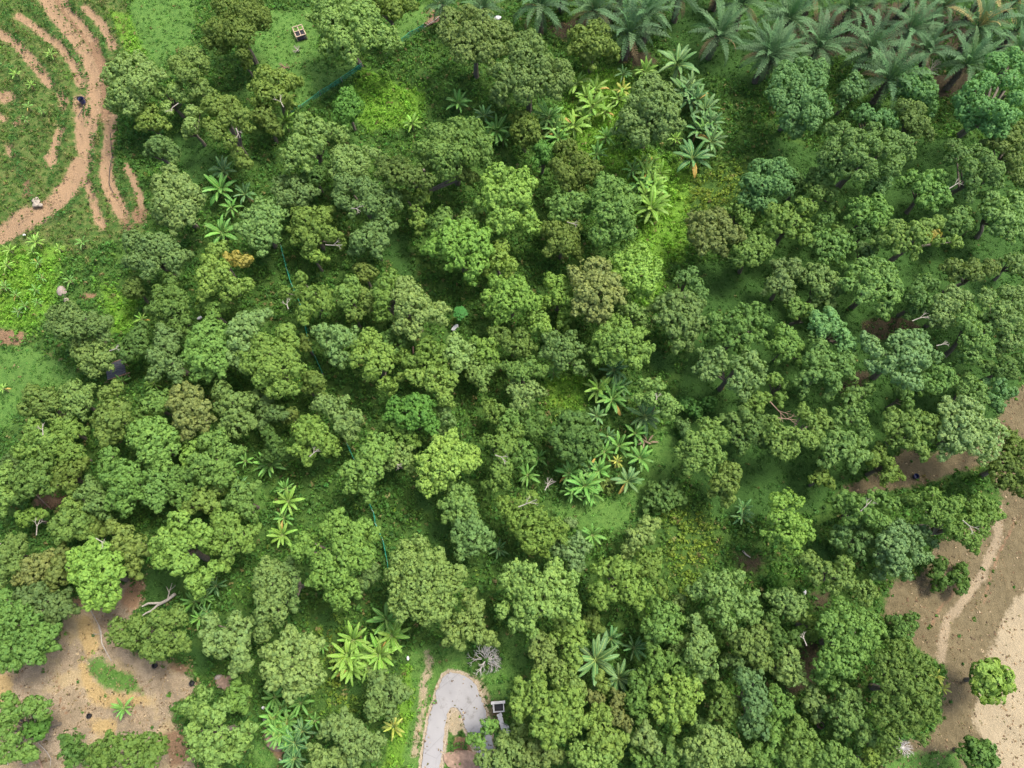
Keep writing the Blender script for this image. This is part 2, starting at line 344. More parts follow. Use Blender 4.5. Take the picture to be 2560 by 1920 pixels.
    nt.links.new(col, p.inputs['Base Color']); p.inputs['Roughness'].default_value = .95; p.inputs['Specular IOR Level'].default_value = .1
    b = N(nt, 'ShaderNodeBump', inp={'Strength': .7, 'Distance': .25}); nt.links.new(mathn(nt, 'ADD', n3, mathn(nt, 'MULTIPLY', n4, .5)), b.inputs['Height'])
    nt.links.new(b.outputs[0], p.inputs['Normal']); return m
GROUND = ground_material()
nx, ny = len(gx), len(gy)
I = np.arange(nx*ny).reshape(ny, nx)
F = np.stack([I[:-1, :-1].ravel(), I[:-1, 1:].ravel(), I[1:, 1:].ravel(), I[1:, :-1].ravel()], 1)
fm = {k: GM[k][F].mean(1) for k in GM}
zone_of = np.zeros(len(F), int)       # 0 grassland
for i, ks in enumerate((('dry',), ('litter', 'yellow'), ('lawn', 'turf_shade'), ('dirt', 'clay', 'soil_shade'), ('sand', 'rim')), 1):
    zone_of[np.maximum.reduce([fm[k] for k in ks]) > .5] = i
names = ('ground', 'dry_slope', 'leaf_litter_clearing', 'grass_clearing', 'dirt_track', 'sandy_ground')
XYZ = np.stack([P[:, 0], P[:, 1], GZ], 1)
for zi, nm in enumerate(names):
    ff = F[zone_of == zi]; used, inv = np.unique(ff, return_inverse=True); inv = inv.reshape(-1, 4)
    me = bpy.data.meshes.new(nm); me.vertices.add(len(used)); me.vertices.foreach_set('co', XYZ[used].astype(np.float32).ravel())
    me.loops.add(len(ff)*4); me.loops.foreach_set('vertex_index', inv.astype(np.int32).ravel())
    me.polygons.add(len(ff)); me.polygons.foreach_set('loop_start', np.arange(0, len(ff)*4, 4, dtype=np.int32)); me.polygons.foreach_set('loop_total', np.full(len(ff), 4, np.int32))
    me.update(calc_edges=True); me.polygons.foreach_set('use_smooth', np.ones(len(ff), bool))
    for k in GM:
        a = me.attributes.new(k, 'FLOAT', 'POINT'); a.data.foreach_set('value', GM[k][used])
    tag(link(nm, me, None, GROUND), kind='structure')
# asphalt loop: one sheet with its own thickness, a hand's breadth proud of the verge
def resample(p, n):
    d = np.r_[0, np.cumsum(np.linalg.norm(np.diff(p, axis=0), axis=1))]; t = np.linspace(0, d[-1], n)
    return np.stack([np.interp(t, d, p[:, i]) for i in (0, 1)], 1)
def asphalt():
    m, nt, p = mat_new('weathered_asphalt'); co = N(nt, 'ShaderNodeTexCoord').outputs['Object']
    f1, f2, f3 = noise(nt, .35, 5, .6, co), noise(nt, 9, 4, .7, co), noise(nt, .9, 5, .65, co)
    c = ramp(nt, f1, [(.3, (.165, .165, .17)), (.7, (.215, .213, .213))])
    c = mix(nt, ramp(nt, f3, [(.60, (0, 0, 0)), (.68, (.75, .75, .75))]), c, (.115, .112, .112))
    c = mix(nt, mathn(nt, 'MULTIPLY', f2, .35), c, (.2, .19, .18))
    vo = N(nt, 'ShaderNodeTexVoronoi', feature='DISTANCE_TO_EDGE', inp={'Scale': .22}); wv = mix(nt, .12, co, N(nt, 'ShaderNodeTexNoise', inp={'Scale': 1.2, 'Detail': 5}).outputs['Color']); nt.links.new(wv, vo.inputs['Vector'])
    c = mix(nt, ramp(nt, vo.outputs['Distance'], [(0, (.35,)*3), (.006, (0,)*3)]), c, (.06, .058, .055))
    c = mix(nt, ramp(nt, noise(nt, .55, 6, .75, co), [(.56, (0,)*3), (.66, (.7,)*3)]), c, (.10, .095, .085))
    nt.links.new(c, p.inputs['Base Color']); p.inputs['Roughness'].default_value = .9
    b = N(nt, 'ShaderNodeBump', inp={'Strength': .3, 'Distance': .03}); nt.links.new(f2, b.inputs['Height']); nt.links.new(b.outputs[0], p.inputs['Normal'])
    return m
def build_road():
    n = 90; o, i = resample(OUT, n), resample(INN, n); rr = np.random.RandomState(5)
    o = o + rr.normal(0, .05, o.shape); i = i + rr.normal(0, .05, i.shape)
    K = 6; vs = []; fs = []
    for a, b in zip(o, i):
        for k in range(K+1):
            q = a + (b-a)*k/K; vs.append((q[0], q[1], float(ground_z(*q))+.14))
    for r in range(n-1):
        for k in range(K): fs.append((r*(K+1)+k, (r+1)*(K+1)+k, (r+1)*(K+1)+k+1, r*(K+1)+k+1))
    base = len(vs)
    for r in range(n):
        for k in (0, K): v = vs[r*(K+1)+k]; vs.append((v[0], v[1], v[2]-.3))
    for r in range(n-1):
        fs.append((base+2*r, base+2*r+2, (r+1)*(K+1), r*(K+1))); fs.append((r*(K+1)+K, (r+1)*(K+1)+K, base+2*r+3, base+2*r+1))
    m = MB(); m.v, m.f = vs, fs; tag(m.build('road', asphalt()), kind='structure')
build_road()
# ------------------------------------------------------------------ tree survey
# one line per tree: sheet column+row, leaf colour code, crown lobes (x,y,r on that survey sheet), own label | short phrase
TREES = """
00 c- 1480,60,100 1600,100,100 1420,200,95 1560,230,105 1450,290,60 1690,130,80 1640,30,70|dark dull olive tree at the upper edge left of the lawn with the wooden crate
00 c+ 1590,370,50 1600,420,35
00 g 840,460,110 740,500,85 900,560,100 800,610,100 960,480,75 750,680,65 860,670,70 1010,490,50|broad pale tree standing right beside the curved dirt terraces|the broad pale tree beside the dirt terraces
00 gc 1240,370,75 1300,430,70 1150,420,65 1230,490,75 1310,570,65 1190,470,50 1260,590,40
00 g 1030,600,50 1130,590,50 1180,630,45 1080,700,45 1150,560,30|sparse pale tree showing bare forked branches between the terraces and the lawn
00 c+ 960,750,80 1020,800,60 930,800,50 985,720,45
00 g 1250,730,50 1240,820,60 1210,860,30
00 c 1400,690,85 1500,690,75 1550,760,80 1400,850,65 1350,800,40 1600,830,40 1490,920,50 1540,990,45 1580,1060,55 1460,780,55|olive tree with a pinkish bare patch and white limbs left of the net fence|the olive tree with white limbs
00 d- 1040,950,75 1120,990,60 990,970,50
00 g 1060,1200,85 1170,1190,75 1230,1260,75 1080,1310,95 1190,1370,85 1050,1400,65 1150,1440,65 1260,1330,55 1110,1110,50 1300,1290,45|large pale tree right of the lowest orange dirt patch of the terraces|the large pale tree right of the lowest dirt patch
00 d 870,1570,75 960,1600,85 1070,1610,85 880,1690,65 980,1720,70 1120,1690,70 1180,1660,50 1040,1550,45
10 d+ 50,1360,80 130,1400,60 30,1440,85 -60,1480,60 40,1550,85 -40,1400,50 110,1480,60
10 g 470,60,100 580,60,90 700,60,80 500,170,105 640,150,105 740,120,70 560,270,95 690,250,85 810,230,80 850,290,70 470,320,60 600,340,60 890,280,50 400,120,55|very large pale green tree at the upper edge just right of the wooden crate|the very large pale tree at the upper edge
10 c 830,20,80 900,70,60 980,20,60 780,50,50
10 c+ 60,500,70 150,530,80 230,540,60 60,610,70 150,630,60 210,680,40 20,560,50|yellowish olive tree with a white forked limb at the left end of the net fence
10 c- 60,770,80 110,830,50 40,720,50
10 gb 310,820,80 410,850,80 500,850,60 280,940,70 390,940,70 240,1020,75 320,1030,60 540,890,45 190,1000,45
10 g 540,1010,70 620,1000,70 690,1060,60 560,1080,80 640,1110,70 690,1160,50 720,980,40 760,1000,40
10 e 390,1140,75 330,1170,55 440,1100,50
10 d 170,1190,60 250,1210,70 330,1250,60 200,1290,60 290,1310,60 150,1240,40
10 d 580,1200,80 700,1230,80 780,1240,60 880,1270,60 560,1300,60 640,1350,50 740,1330,70 840,1310,50 910,1320,40|grey-green tree with a white dead twig spray left of the olive bare-branched tree
10 d 800,1400,70 850,1470,50 760,1500,70 690,1560,75 800,1570,60 660,1610,50 780,1620,50
10 a- 310,1420,80 430,1400,70 400,1480,70 300,1510,70 480,1520,60 370,1560,60 540,1580,50 270,1460,50|bright yellow-green tree with white branches hanging out of its lower right side|the bright tree with white hanging branches
11 a 390,0,45 340,-20,40 430,20,30
10 h 600,630,60 640,690,70 560,690,60 600,750,60 545,735,40|vivid lime green round tree just right of the green net fence|the vivid lime round tree by the net fence
10 g- 1260,140,80 1380,110,80 1470,150,80 1290,250,80 1400,240,90 1510,250,80 1590,210,80 1350,340,85 1470,350,70 1230,200,55 1560,330,60|large greyish pale tree left of the palm grove, behind the biggest domed tree
20 g- 100,270,70 160,320,80 60,380,100 180,430,90 300,450,80 330,530,70 60,510,90 190,550,90 80,620,70 270,590,60 -40,560,70 -60,470,70 20,310,60 -90,620,60|huge dense domed tree left of the banana clump below the palms|the huge domed tree left of the bananas
20 c- 60,790,70 120,830,70 70,900,65 140,890,50 30,850,50
10 b 1300,830,80 1390,830,70 1180,870,80 1260,900,70 1350,920,80 1450,920,70 1480,980,60 1100,980,80 1200,990,85 1300,1000,70 1380,1020,70 1240,1090,85 1100,1080,60 1170,1060,60 1490,1050,40|wide mid-green umbrella-shaped tree with smooth rounded lobes in the upper middle|the wide umbrella-shaped tree
10 b- 850,1080,70 940,1080,70 890,1150,70 1010,1150,75 1100,1180,60 820,1140,45 950,1160,50 1380,1150,55 1330,1130,50
10 c 1070,1300,50 1040,1370,50 1060,1440,60 970,1270,40 1090,1250,50|small olive tree with pinkish bare twigs left of two bright tall crowns
10 a+ 1560,1140,80 1640,1150,60 1510,1180,60 1530,1280,80 1620,1270,80 1560,1370,75 1640,1400,70 1590,1450,70 1720,1150,60 1760,1190,60 1720,1290,75 1750,1420,75 1830,1480,50 1690,1220,60|large bright yellow-green tree just above the centre of the photo|the large bright tree above centre
10 a 1280,1500,80 1370,1490,70 1440,1560,80 1250,1590,80 1350,1610,80 1150,1610,60 1490,1630,60 1300,1690,60 1430,1710,70 1390,1780,50 1200,1540,50|large bright green tree of many round clumps left of centre top|the bright clumpy tree near the top centre
11 a 1560,20,70 1640,60,60 1500,60,50 1590,-50,60
10 b 1220,1400,60 1200,1460,60 1160,1430,45 1380,1400,60 1340,1440,45
20 c+ 440,230,65 540,200,65 590,220,60 440,310,65 540,310,75 610,310,60 510,380,65 640,370,40 490,250,50|golden-olive tree standing between two oil palms at the upper edge|the golden-olive tree among the palms
20 g- 890,540,70 840,600,75 940,590,80 1000,640,70 800,690,80 900,690,90 1040,690,60 1000,740,80 760,780,75 880,790,80 980,820,70 1060,820,50 720,830,55 830,890,70 930,880,55|tall pale domed tree alone in the middle of the banana clearing|the domed tree in the banana clearing
20 h 210,970,60 160,1050,40 230,1030,45 185,930,35|small vivid lime bush at the left of the banana clearing
20 c- 360,980,80 430,1040,70 480,1130,75 350,1140,75 420,1180,65 300,1080,60 530,1080,45
20 b+ 600,1200,80 680,1240,80 760,1310,60 580,1290,80 700,1350,80 740,1420,70 610,1400,80 690,1490,80 760,1500,50 560,1530,70 620,1560,50|large mid-green tree left of the bright banana row in the upper centre
20 gb 330,1310,75 430,1310,75 490,1350,40 320,1390,60 400,1370,60 280,1330,50
20 c 300,1500,75 380,1490,65 350,1580,75 280,1590,60 240,1500,60 400,1560,50 420,1630,40
20 f- 1330,1400,60 1260,1430,70 1370,1450,60 1420,1520,70 1290,1510,70 1180,1430,60 1200,1520,70 1330,1590,60 1240,1590,50
20 a- 1420,1350,40 1480,1380,50 1510,1440,50 1530,1400,40
20 s 1600,1100,70 1540,1180,70 1620,1210,70 1520,1270,50 1600,1310,60 1650,1340,60 1700,1100,80 1760,1130,60 1700,1200,75 1770,1220,60
20 a- 1590,1550,60 1540,1600,60 1640,1590,55 1500,1640,55 1460,1690,60 1560,1680,60 1610,1650,50
30 s+ 110,480,75 220,440,70 320,440,60 70,540,70 180,540,75 300,530,80 220,640,90 130,720,80 330,650,60 60,640,60 260,740,70 360,720,50 180,850,60 120,800,60 290,800,50 30,600,50|large blue-green tree below the palm rows, left of their nearest palm|the large blue-green tree below the palms
30 s 550,530,60 500,590,60 590,570,50 480,660,40 570,620,40
30 s 990,500,60 1030,550,50 920,540,55 960,600,60 1040,610,50 890,600,40 1060,700,50 1010,640,50
30 cd 880,700,60 960,710,60 920,790,60 1000,800,50 950,860,50 1040,870,40
30 s 620,740,60 690,770,50 760,750,50 790,800,50 590,760,35
30 bd 480,860,65 420,950,70 550,900,75 670,850,60 660,930,75 790,890,60 860,940,75 900,1000,60 760,980,70 840,1050,50 560,1010,85 450,1040,75 370,1020,60 800,1090,50 650,1080,60 490,1110,65 590,1150,50 380,1100,50 400,840,50|wide dull green tree below the nearest palm, on the right side|the wide dull tree below the nearest palm
30 s+ 1480,410,75 1580,380,70 1640,440,60 1410,530,70 1330,590,75 1250,640,60 1560,530,70 1290,730,70 1380,690,70 1480,720,75 1560,760,60 1310,810,40 1500,860,60 1420,830,50 1600,640,60 1650,560,60|large blue-green tree at the right edge just below the palm rows
30 cf 1630,840,60 1560,900,70 1450,930,50 1640,960,60 1590,1030,65 1600,1110,60 1640,1170,50 1520,960,40|dull brownish tree at the right edge under the blue-green one
30 bd 1190,940,50 1230,1000,60 1330,1000,60 1400,1040,70 1300,1080,65 1460,1110,60 1180,1040,40 1420,1140,60 1490,1080,40 1320,1180,50 1300,1250,45 1480,1190,40
30 b+ 930,1150,50 1020,1160,50 1100,1140,50 1140,1190,40 1000,1210,65 1090,1260,75 1140,1290,40 1010,1310,50 890,1180,45 1070,1320,40|rounded light green tree with a pale bare branch poking out at its right
30 b+ 560,1330,50 620,1330,60 700,1320,60 750,1370,50 590,1410,60 680,1420,50 730,1410,40
30 e 620,1500,60 690,1490,45 650,1450,40
30 c 310,1150,60 370,1170,60 320,1250,60 410,1260,50 420,1340,40 290,1200,40
30 e 170,1160,60 230,1180,50 200,1240,40
30 sd 690,1220,70 760,1190,50 730,1130,50
30 a- 120,1370,60 220,1340,60 270,1350,50 60,1410,65 150,1440,60 230,1470,50 140,1510,50 30,1480,55 230,1550,45 270,1560,35 20,1360,45
30 b- 350,1430,50 390,1420,40 330,1490,40
30 a- 450,1480,40 480,1510,40 430,1520,30
30 b 380,1550,60 460,1560,70 330,1600,55 420,1620,75 510,1600,50 450,1680,50 370,1680,50
30 bg 1230,1390,60 1200,1440,50 1280,1450,50 1180,1500,60 1270,1380,45
30 c+ 830,1490,65 780,1560,65 940,1490,60 1020,1460,50 1000,1540,55 1100,1440,45 720,1560,40 860,1580,60 940,1620,45 1220,1570,45 !1080,1520,38 !1050,1545,26 1060,1480,45 1090,1560,40|olive tree sprinkled with golden yellow foliage on the right side|the golden-sprinkled olive tree
30 g 1440,1290,60 1400,1360,50 1500,1340,60 1590,1290,60 1590,1370,60 1450,1400,60 1540,1430,70 1630,1440,40 1500,1480,60 1560,1510,50 1620,1500,40|pale round tree close to the right edge in the upper third
30 d 610,1610,45 670,1620,40 640,1650,40
01 a 1360,40,55 1330,130,70 1390,160,65 1450,110,55 1520,210,75 1590,190,55 1340,220,60 1480,260,50 1440,60,40 1430,-40,50 1390,-20,50 !1480,20,42 !1550,40,42 !1600,30,45 !1530,0,30|bright green tree with a golden yellow patch on its upper right|the tree with the golden patch
01 b 1340,320,50 1400,340,50 1380,390,50 1460,330,40
01 b- 1110,160,60 1040,260,60 1110,240,60 1170,280,60 1020,340,60 1100,340,70 1170,370,60 1060,410,50 1150,440,60
01 c- 870,190,60 840,230,50 900,240,45
01 g- 380,390,70 460,380,80 540,420,60 350,450,50 430,470,80 530,480,60 610,460,60 690,430,50 670,510,50 600,400,45|greyish tree beside the big pale boulder on the left side|the greyish tree beside the boulder
01 gc 500,580,50 570,560,60 640,600,50 540,640,60 620,660,60 700,640,50 580,710,60 680,690,45 650,730,40|khaki-topped tree immediately left of the dark-roofed shack|the khaki tree left of the shack
01 e 900,510,65 920,590,60 830,640,45 790,610,50 850,560,50
01 d 1050,500,50 1120,520,60 1040,560,50 1110,590,50 1020,650,60 1050,710,60 1010,760,50 1120,680,50 1140,750,60
01 b+ 1340,500,80 1430,500,60 1280,560,75 1380,580,80 1450,610,60 1240,650,70 1320,670,80 1410,700,70 1290,750,60 1360,750,50|large round bright-green tree in the row right of the shack|the round bright tree right of the shack
01 sg 1600,420,65 1530,470,60 1620,490,60 1540,560,65 1510,650,50 1560,690,50 1680,400,60 1590,600,40
11 a 190,500,70 240,560,50 30,560,70 120,620,90 200,660,85 20,680,80 110,740,90 250,740,60 170,840,75 50,800,80 220,860,50 100,870,50 -60,640,60 -40,720,60|large bright yellow-green tree left of the green net line in the middle|the large bright tree left of the net line
01 dc 1440,880,70 1500,930,60 1570,960,70 1520,1020,70 1600,1050,60 1550,1120,65 1440,990,50 1620,930,50 1480,1080,45
01 f 1190,870,70 1260,900,60 1150,960,60 1230,980,75 1310,990,60 1190,1060,70 1270,1080,60 1220,1140,50 1340,1050,40|rusty olive-brown tree on the left side below a round bright-green tree|the rusty olive-brown tree
01 c 760,860,45 690,890,55 700,980,60 790,980,60 650,1060,60 740,1070,70 810,1050,50 680,1150,60 760,1150,50|olive-yellow tree below the dark-roofed shack|the olive-yellow tree below the shack
01 b- 960,960,60 920,1020,50 1030,970,60 1010,910,50 1060,920,50
01 b+ 930,1120,80 1030,1110,70 900,1190,70 990,1200,85 1090,1160,70 960,1270,70 1050,1280,60 1120,1240,60 1000,1330,60 1080,1340,40|big round fresh-green tree left of the rusty olive-brown one's foot|the big round fresh-green tree
01 a 1200,1190,50 1260,1240,60 1220,1290,50 1300,1230,40
01 b 1340,1200,60 1430,1190,60 1420,1260,70 1500,1280,60 1340,1330,60 1280,1380,60 1400,1370,70 1470,1360,50 1350,1440,60 1440,1450,60 1490,1420,45 1270,1320,45
01 bc 220,900,70 310,910,60 200,990,60 290,1000,60 350,960,50 350,1040,50 250,950,50
01 gc 480,860,60 540,920,60 450,930,60 520,990,60 420,880,40 570,870,40 460,1000,50
01 a- 390,1100,50 460,1090,50 490,1130,50 430,1160,50 370,1140,35
01 bc+ 220,1120,60 280,1170,60 190,1190,40 330,1200,60 240,1250,60 350,1250,50 130,1260,50
01 c 440,1230,50 490,1270,60 420,1300,50 520,1310,40 380,1210,30
01 b- 200,1370,60 290,1340,70 160,1420,60 260,1440,70 190,1500,70 290,1500,60 140,1490,40 110,1430,50 120,1560,45
01 c- 400,1400,60 480,1390,60 380,1470,50 450,1470,50 530,1360,45
01 b 720,1290,60 790,1380,75 700,1350,60 860,1370,50 720,1440,70 800,1470,70 880,1440,50 760,1540,60 850,1530,60 740,1590,50 820,1610,60|large mid-green tree on the left with a dark gap at its left
01 b 980,1430,60 1040,1460,60 960,1520,50 1050,1530,60 970,1570,50 1020,1600,50 900,1540,40
01 b 1150,1420,60 1210,1410,50 1130,1490,60 1220,1490,50 1160,1560,60 1230,1560,40
01 bd 590,1480,50 620,1540,60 560,1540,50 650,1600,60 600,1620,50 680,1660,50
01 c 480,1520,45 440,1610,50 500,1600,50 540,1650,50
01 ag 20,1420,70 50,1470,50 10,1540,70 60,1560,40 10,1610,50|bright pale-green tree cut by the left edge|the bright tree at the left edge
01 a- 1320,1540,60 1420,1520,45 1290,1590,60 1380,1620,60 1240,1630,50
01 b 1560,1520,60 1520,1590,60 1600,1570,50 1600,1650,60 1640,1500,40
01 d- 90,1360,50 50,1400,50 70,1310,45 30,1350,40
11 a- 290,160,50 290,240,50 340,270,50 380,240,50 430,310,60 320,350,60 440,240,50 310,400,40 190,240,40|many-lobed light tree standing over the upper part of the net line|the many-lobed tree over the net line
11 bc 620,180,60 560,240,60 590,290,60 640,230,40
11 c 680,90,50 740,110,50 700,140,40
11 c 690,250,50 720,310,45 740,260,40
11 c 650,380,50 620,400,35
11 a- 870,150,55 830,200,60 800,250,50 820,310,50 820,380,50 850,270,45
11 g 960,200,70 1030,230,60 940,270,60 1010,310,70 960,350,60 1080,300,60 1130,370,60 1060,390,60 1190,340,50 1180,400,50 950,420,50 1040,450,50 930,470,50 1000,480,45|pale fuzzy tree above the bare brown trunk in the middle|the pale fuzzy tree in the middle
11 a 1560,180,60 1620,210,60 1500,260,50 1580,280,60 1630,330,60 1550,340,50 1600,390,50 1690,200,70 1730,250,70 1760,310,60 1690,300,60 1810,290,40|large bright green tree left of the brown-crowned tree
21 a 250,170,50 310,190,60 290,260,60 240,290,45 350,300,50 360,240,40 340,360,40
21 a 140,410,50 200,410,50 220,480,50 160,470,50 230,520,40 330,450,45
21 d 280,560,70 340,580,60 240,620,50 310,650,60 370,630,50 320,700,50 420,600,50 380,520,40 430,720,50
11 sg 440,500,60 520,490,60 460,560,50 550,540,50 500,620,60 600,510,50 560,660,50 620,550,40
11 a 730,530,60 680,590,60 780,580,50 850,620,60 670,660,60 750,660,60 830,690,60 760,730,60 860,720,40 840,830,50 880,850,40 730,780,40|bright clumpy tree right of the net line in the middle|the bright clumpy tree right of the net line
11 a- 1100,590,60 1160,600,50 1080,660,50 1180,690,60 1100,720,45 1020,690,45 960,660,50
11 g+ 1290,560,60 1260,630,60 1330,680,60 1380,610,50 1300,720,50
11 a- 1480,580,50 1420,560,40 1530,570,40 1520,660,60 1460,640,45
11 bg 1420,720,65 1490,740,60 1460,800,60 1410,780,50
11 a 1050,790,60 1150,770,60 1250,800,60 1200,850,60 1220,920,60 1140,830,50 940,790,30 1000,770,35|yellow-green sprawling tree directly above the vivid broad-leaved tree
11 b- 960,560,50 880,520,50 860,560,40 920,610,40
11 h 900,970,60 950,1040,75 1020,960,80 1060,1040,80 1120,1060,60 1090,960,60 1010,1090,50 1130,1110,50 880,1030,45|vivid deep-green broad-leaved tree in the middle of the orchard|the vivid broad-leaved tree
11 a- 900,1110,60 970,1120,60 920,1180,60 990,1170,50 1010,1210,40
11 d 1220,1000,50 1240,1070,60 1200,1130,50
11 gd 430,960,60 490,980,60 550,960,50 520,1040,50 620,1040,60 660,1050,50 560,1110,50 640,1110,40 600,1160,40
11 a- 330,1080,60 280,1110,50 390,1100,60 430,1140,50 320,1170,60 400,1200,60 280,1250,50 340,1290,50 450,1240,60 520,1260,40 330,1320,30 470,1180,40|light tree with several short white dead limbs, lower left of centre|the light tree with white dead limbs
11 e 120,1220,65 90,1290,55 170,1270,50 80,1160,50
11 b+ 770,1190,60 830,1200,50 740,1270,60 840,1260,60 690,1310,50 780,1330,60 620,1380,60 700,1370,60 770,1400,60 730,1440,60 640,1450,50 700,1500,50 620,1500,40 730,1540,40|long lobed light-green tree left of the vivid broad-leaved tree's foot|the long lobed tree below the vivid one
11 bg 930,1260,50 980,1280,40 900,1330,50 970,1340,50 870,1290,40 860,1360,40
11 a+ 1180,1210,50 1260,1190,60 1150,1270,50 1240,1270,60 1320,1260,60 1400,1290,60 1100,1330,60 1190,1340,60 1280,1350,60 1380,1350,60 1090,1400,50 1180,1420,60 1270,1400,60 1100,1490,60 1150,1510,40 1200,1480,50|brightest yellow-green tree, below centre with a small brown hollow in its crown|the brightest yellow-green tree below centre
11 a- 1500,1200,45 1560,1210,50 1600,1180,50 1600,1260,50 1650,1230,50 1560,1390,55 1600,1440,50 1500,1480,40 1540,1470,40 1620,1370,50 1580,1310,40 1690,1150,50|ragged tree with white forked dead branches left of the dark round tree|the ragged tree left of the dark round one
21 b- 20,1120,50 60,1240,65 100,1290,50 20,1310,50
11 bg 1280,1530,50 1350,1530,60 1300,1590,60 1370,1600,60 1240,1620,50 1390,1660,50 1300,1680,50 1240,1680,40
22 a- 30,60,70 110,60,70 180,30,60 80,140,65 150,130,70 210,180,60 120,220,60 200,230,50 270,90,65 310,150,50 60,-40,65 120,-80,60 -60,-60,55 -20,0,60|fresh green tree beside the bright grass with a white forked branch on its top
11 bc- 1590,520,65 1640,580,60 1550,500,45 1720,530,65 1760,580,50 1700,600,60
21 b 20,740,60 110,700,50 60,770,60 150,740,50 190,750,40 -30,720,40
21 g 30,870,60 100,900,50 60,960,60 130,850,50 170,880,40
11 a- 1520,960,40 1560,1000,50 1540,1050,40 1500,1000,30
11 b 1620,1080,50 1660,1030,50 1600,1130,40
21 b- 110,1070,60 180,1070,60 130,1130,60 190,1130,40
11 c- 360,790,60 400,830,60 340,850,50 420,880,40
11 c- 310,540,40 330,590,40
11 d- 60,960,60 120,1020,60 40,1050,50 30,900,50
11 c- 230,1030,50 200,1060,35
21 f+ 510,70,65 590,70,60 440,160,65 540,160,75 640,170,65 470,250,75 570,250,80 660,260,60 440,330,60 530,340,70 600,350,60 560,400,45 700,230,40 400,110,45|brown-crowned dense tree right of the photo's centre|the brown-crowned tree
21 a+ 700,40,60 780,20,60 870,30,60 940,60,40 740,110,70 840,110,75 920,130,50 780,180,60 870,200,60 830,250,40 890,260,30 740,-50,50 830,-40,60|bright yellow-green tree touching the brown-crowned tree on its right
21 ba 660,430,60 620,480,60 720,460,60 700,530,70 790,520,60 620,560,60 570,530,50 780,590,50 680,620,65 830,490,40 860,600,50 780,680,50 590,650,50 640,680,40 540,610,50 840,650,40|light fresh-green tree directly below the brown-crowned tree
21 bg 770,350,55 830,410,50 720,370,45 850,360,35
21 gc 1050,270,60 1130,280,60 980,310,60 1070,350,65 1160,360,60 1200,310,50 1000,400,60 1110,430,60 1200,430,60 1040,490,50 1150,510,50 1080,570,45 1240,470,40 1150,590,30|khaki-olive clumpy tree right of centre, standing alone in dark grass|the khaki-olive clumpy tree
21 ed 1110,140,50 1190,190,60 1230,250,50 1160,110,40
21 ba- 1320,410,60 1330,500,60 1420,400,60 1500,370,60 1580,350,50 1460,460,60 1550,440,60 1610,420,50 1600,520,50 1430,550,50 1520,540,40 1490,600,50 1290,550,40
21 gd 1280,660,60 1340,640,50 1250,720,60 1370,700,40 1460,700,60 1540,670,60 1500,770,60 1590,730,60 1450,830,60 1550,830,60 1280,780,40 1500,900,45 1600,800,40 1330,740,40
21 a- 1580,930,60 1640,920,40 1520,960,50 1600,990,35
21 bc- 1430,1070,60 1520,1050,60 1600,1080,60 1450,1150,60 1550,1150,65 1490,1220,50 1620,1200,50
21 ac 1250,1090,55 1310,1090,40 1180,1190,60 1260,1180,60 1350,1170,60 1120,1240,50 1200,1270,70 1300,1260,60 1100,1290,40 1170,1340,60 1260,1340,60 1340,1300,50|yellow-olive clumpy tree right of the banana clearing in the middle|the yellow-olive tree right of the clearing
21 c 1390,1380,60 1350,1450,60 1440,1420,50 1320,1500,50 1410,1500,60 1390,1560,50
21 eL 370,1070,75 450,1060,60 300,1160,75 400,1160,90 490,1150,75 340,1250,75 440,1260,75 520,1230,65 410,1310,50 300,1220,50|dark round glossy broad-leaved tree among bananas below the centre right|the dark round glossy tree
21 ag 880,830,45 830,930,40 900,930,50 990,930,55 1040,970,50 950,850,45 1000,1010,45|thin pale yellowish tree with white twigs above the dark banana plants
21 ed_ 920,1520,65 1010,1510,60 980,1590,65 890,1600,50 1070,1560,50
21 c_ 610,1490,50 640,1470,30
21 h-_ 1130,960,55 1190,1000,55 1270,960,50
21 d_ 1100,1090,45 1130,1150,45
31 g- 150,80,65 90,140,65 190,110,50 30,200,60 120,220,65 150,290,50 60,70,50
31 gc 330,100,60 290,150,55 390,150,60 430,210,60 340,220,60 380,280,50 310,280,45
31 a- 160,320,60 230,360,60 170,370,50 270,400,50
31 s+ 320,420,60 400,400,60 440,460,60 350,480,60 480,520,60 520,570,50 470,600,45
31 ba 100,500,60 150,540,60 70,580,60 150,610,60 110,650,50 200,580,40 210,680,40
31 b 330,600,65 280,670,60 380,680,70 460,690,60 520,660,50 300,770,60 400,780,60 500,740,60 540,790,40 230,800,50 430,850,55 220,870,40 390,910,35 300,540,50|large green tree of many small round clumps on the right half
31 gb 620,60,60 700,70,65 560,110,60 770,100,60 660,140,65 540,190,60 760,170,60 700,230,65 620,240,60 810,180,50 790,270,60 730,330,50 830,240,40 740,370,40
31 bd 1000,170,60 960,230,60 1060,190,50 920,280,50 1000,290,60 940,350,50 1030,360,40
31 g 1200,250,60 1270,270,50 1120,310,70 1200,330,60 1110,390,60 1170,420,50 1080,440,40 1290,320,40
31 gb 1300,370,55 1390,390,50 1260,430,50 1320,470,65 1420,480,50 1290,560,60 1380,560,60 1430,600,40 1320,650,55 1260,650,40 1360,690,30
31 g 1540,240,60 1620,240,50 1430,260,50 1400,300,45 1530,340,60 1620,340,60 1480,370,50 1580,420,65 1520,460,60 1640,480,40 1540,540,60 1600,570,50 1500,600,45|tall smooth-lobed pale tree near the middle of the right edge
31 c- 1190,70,60 1220,130,40 1320,80,60 1340,130,50 1430,80,60 1290,110,40
31 g- 1610,30,55 1590,90,40 1640,90,40 1560,20,40
31 sp 890,530,60 980,530,60 820,570,60 940,590,60 1010,610,50 900,650,70 990,680,60 660,580,60 640,540,40 700,620,50 800,680,50 760,720,60 690,720,50 920,740,60 850,790,60 940,820,60 1090,660,40|large silvery blue-green tree on the right side|the large silvery tree
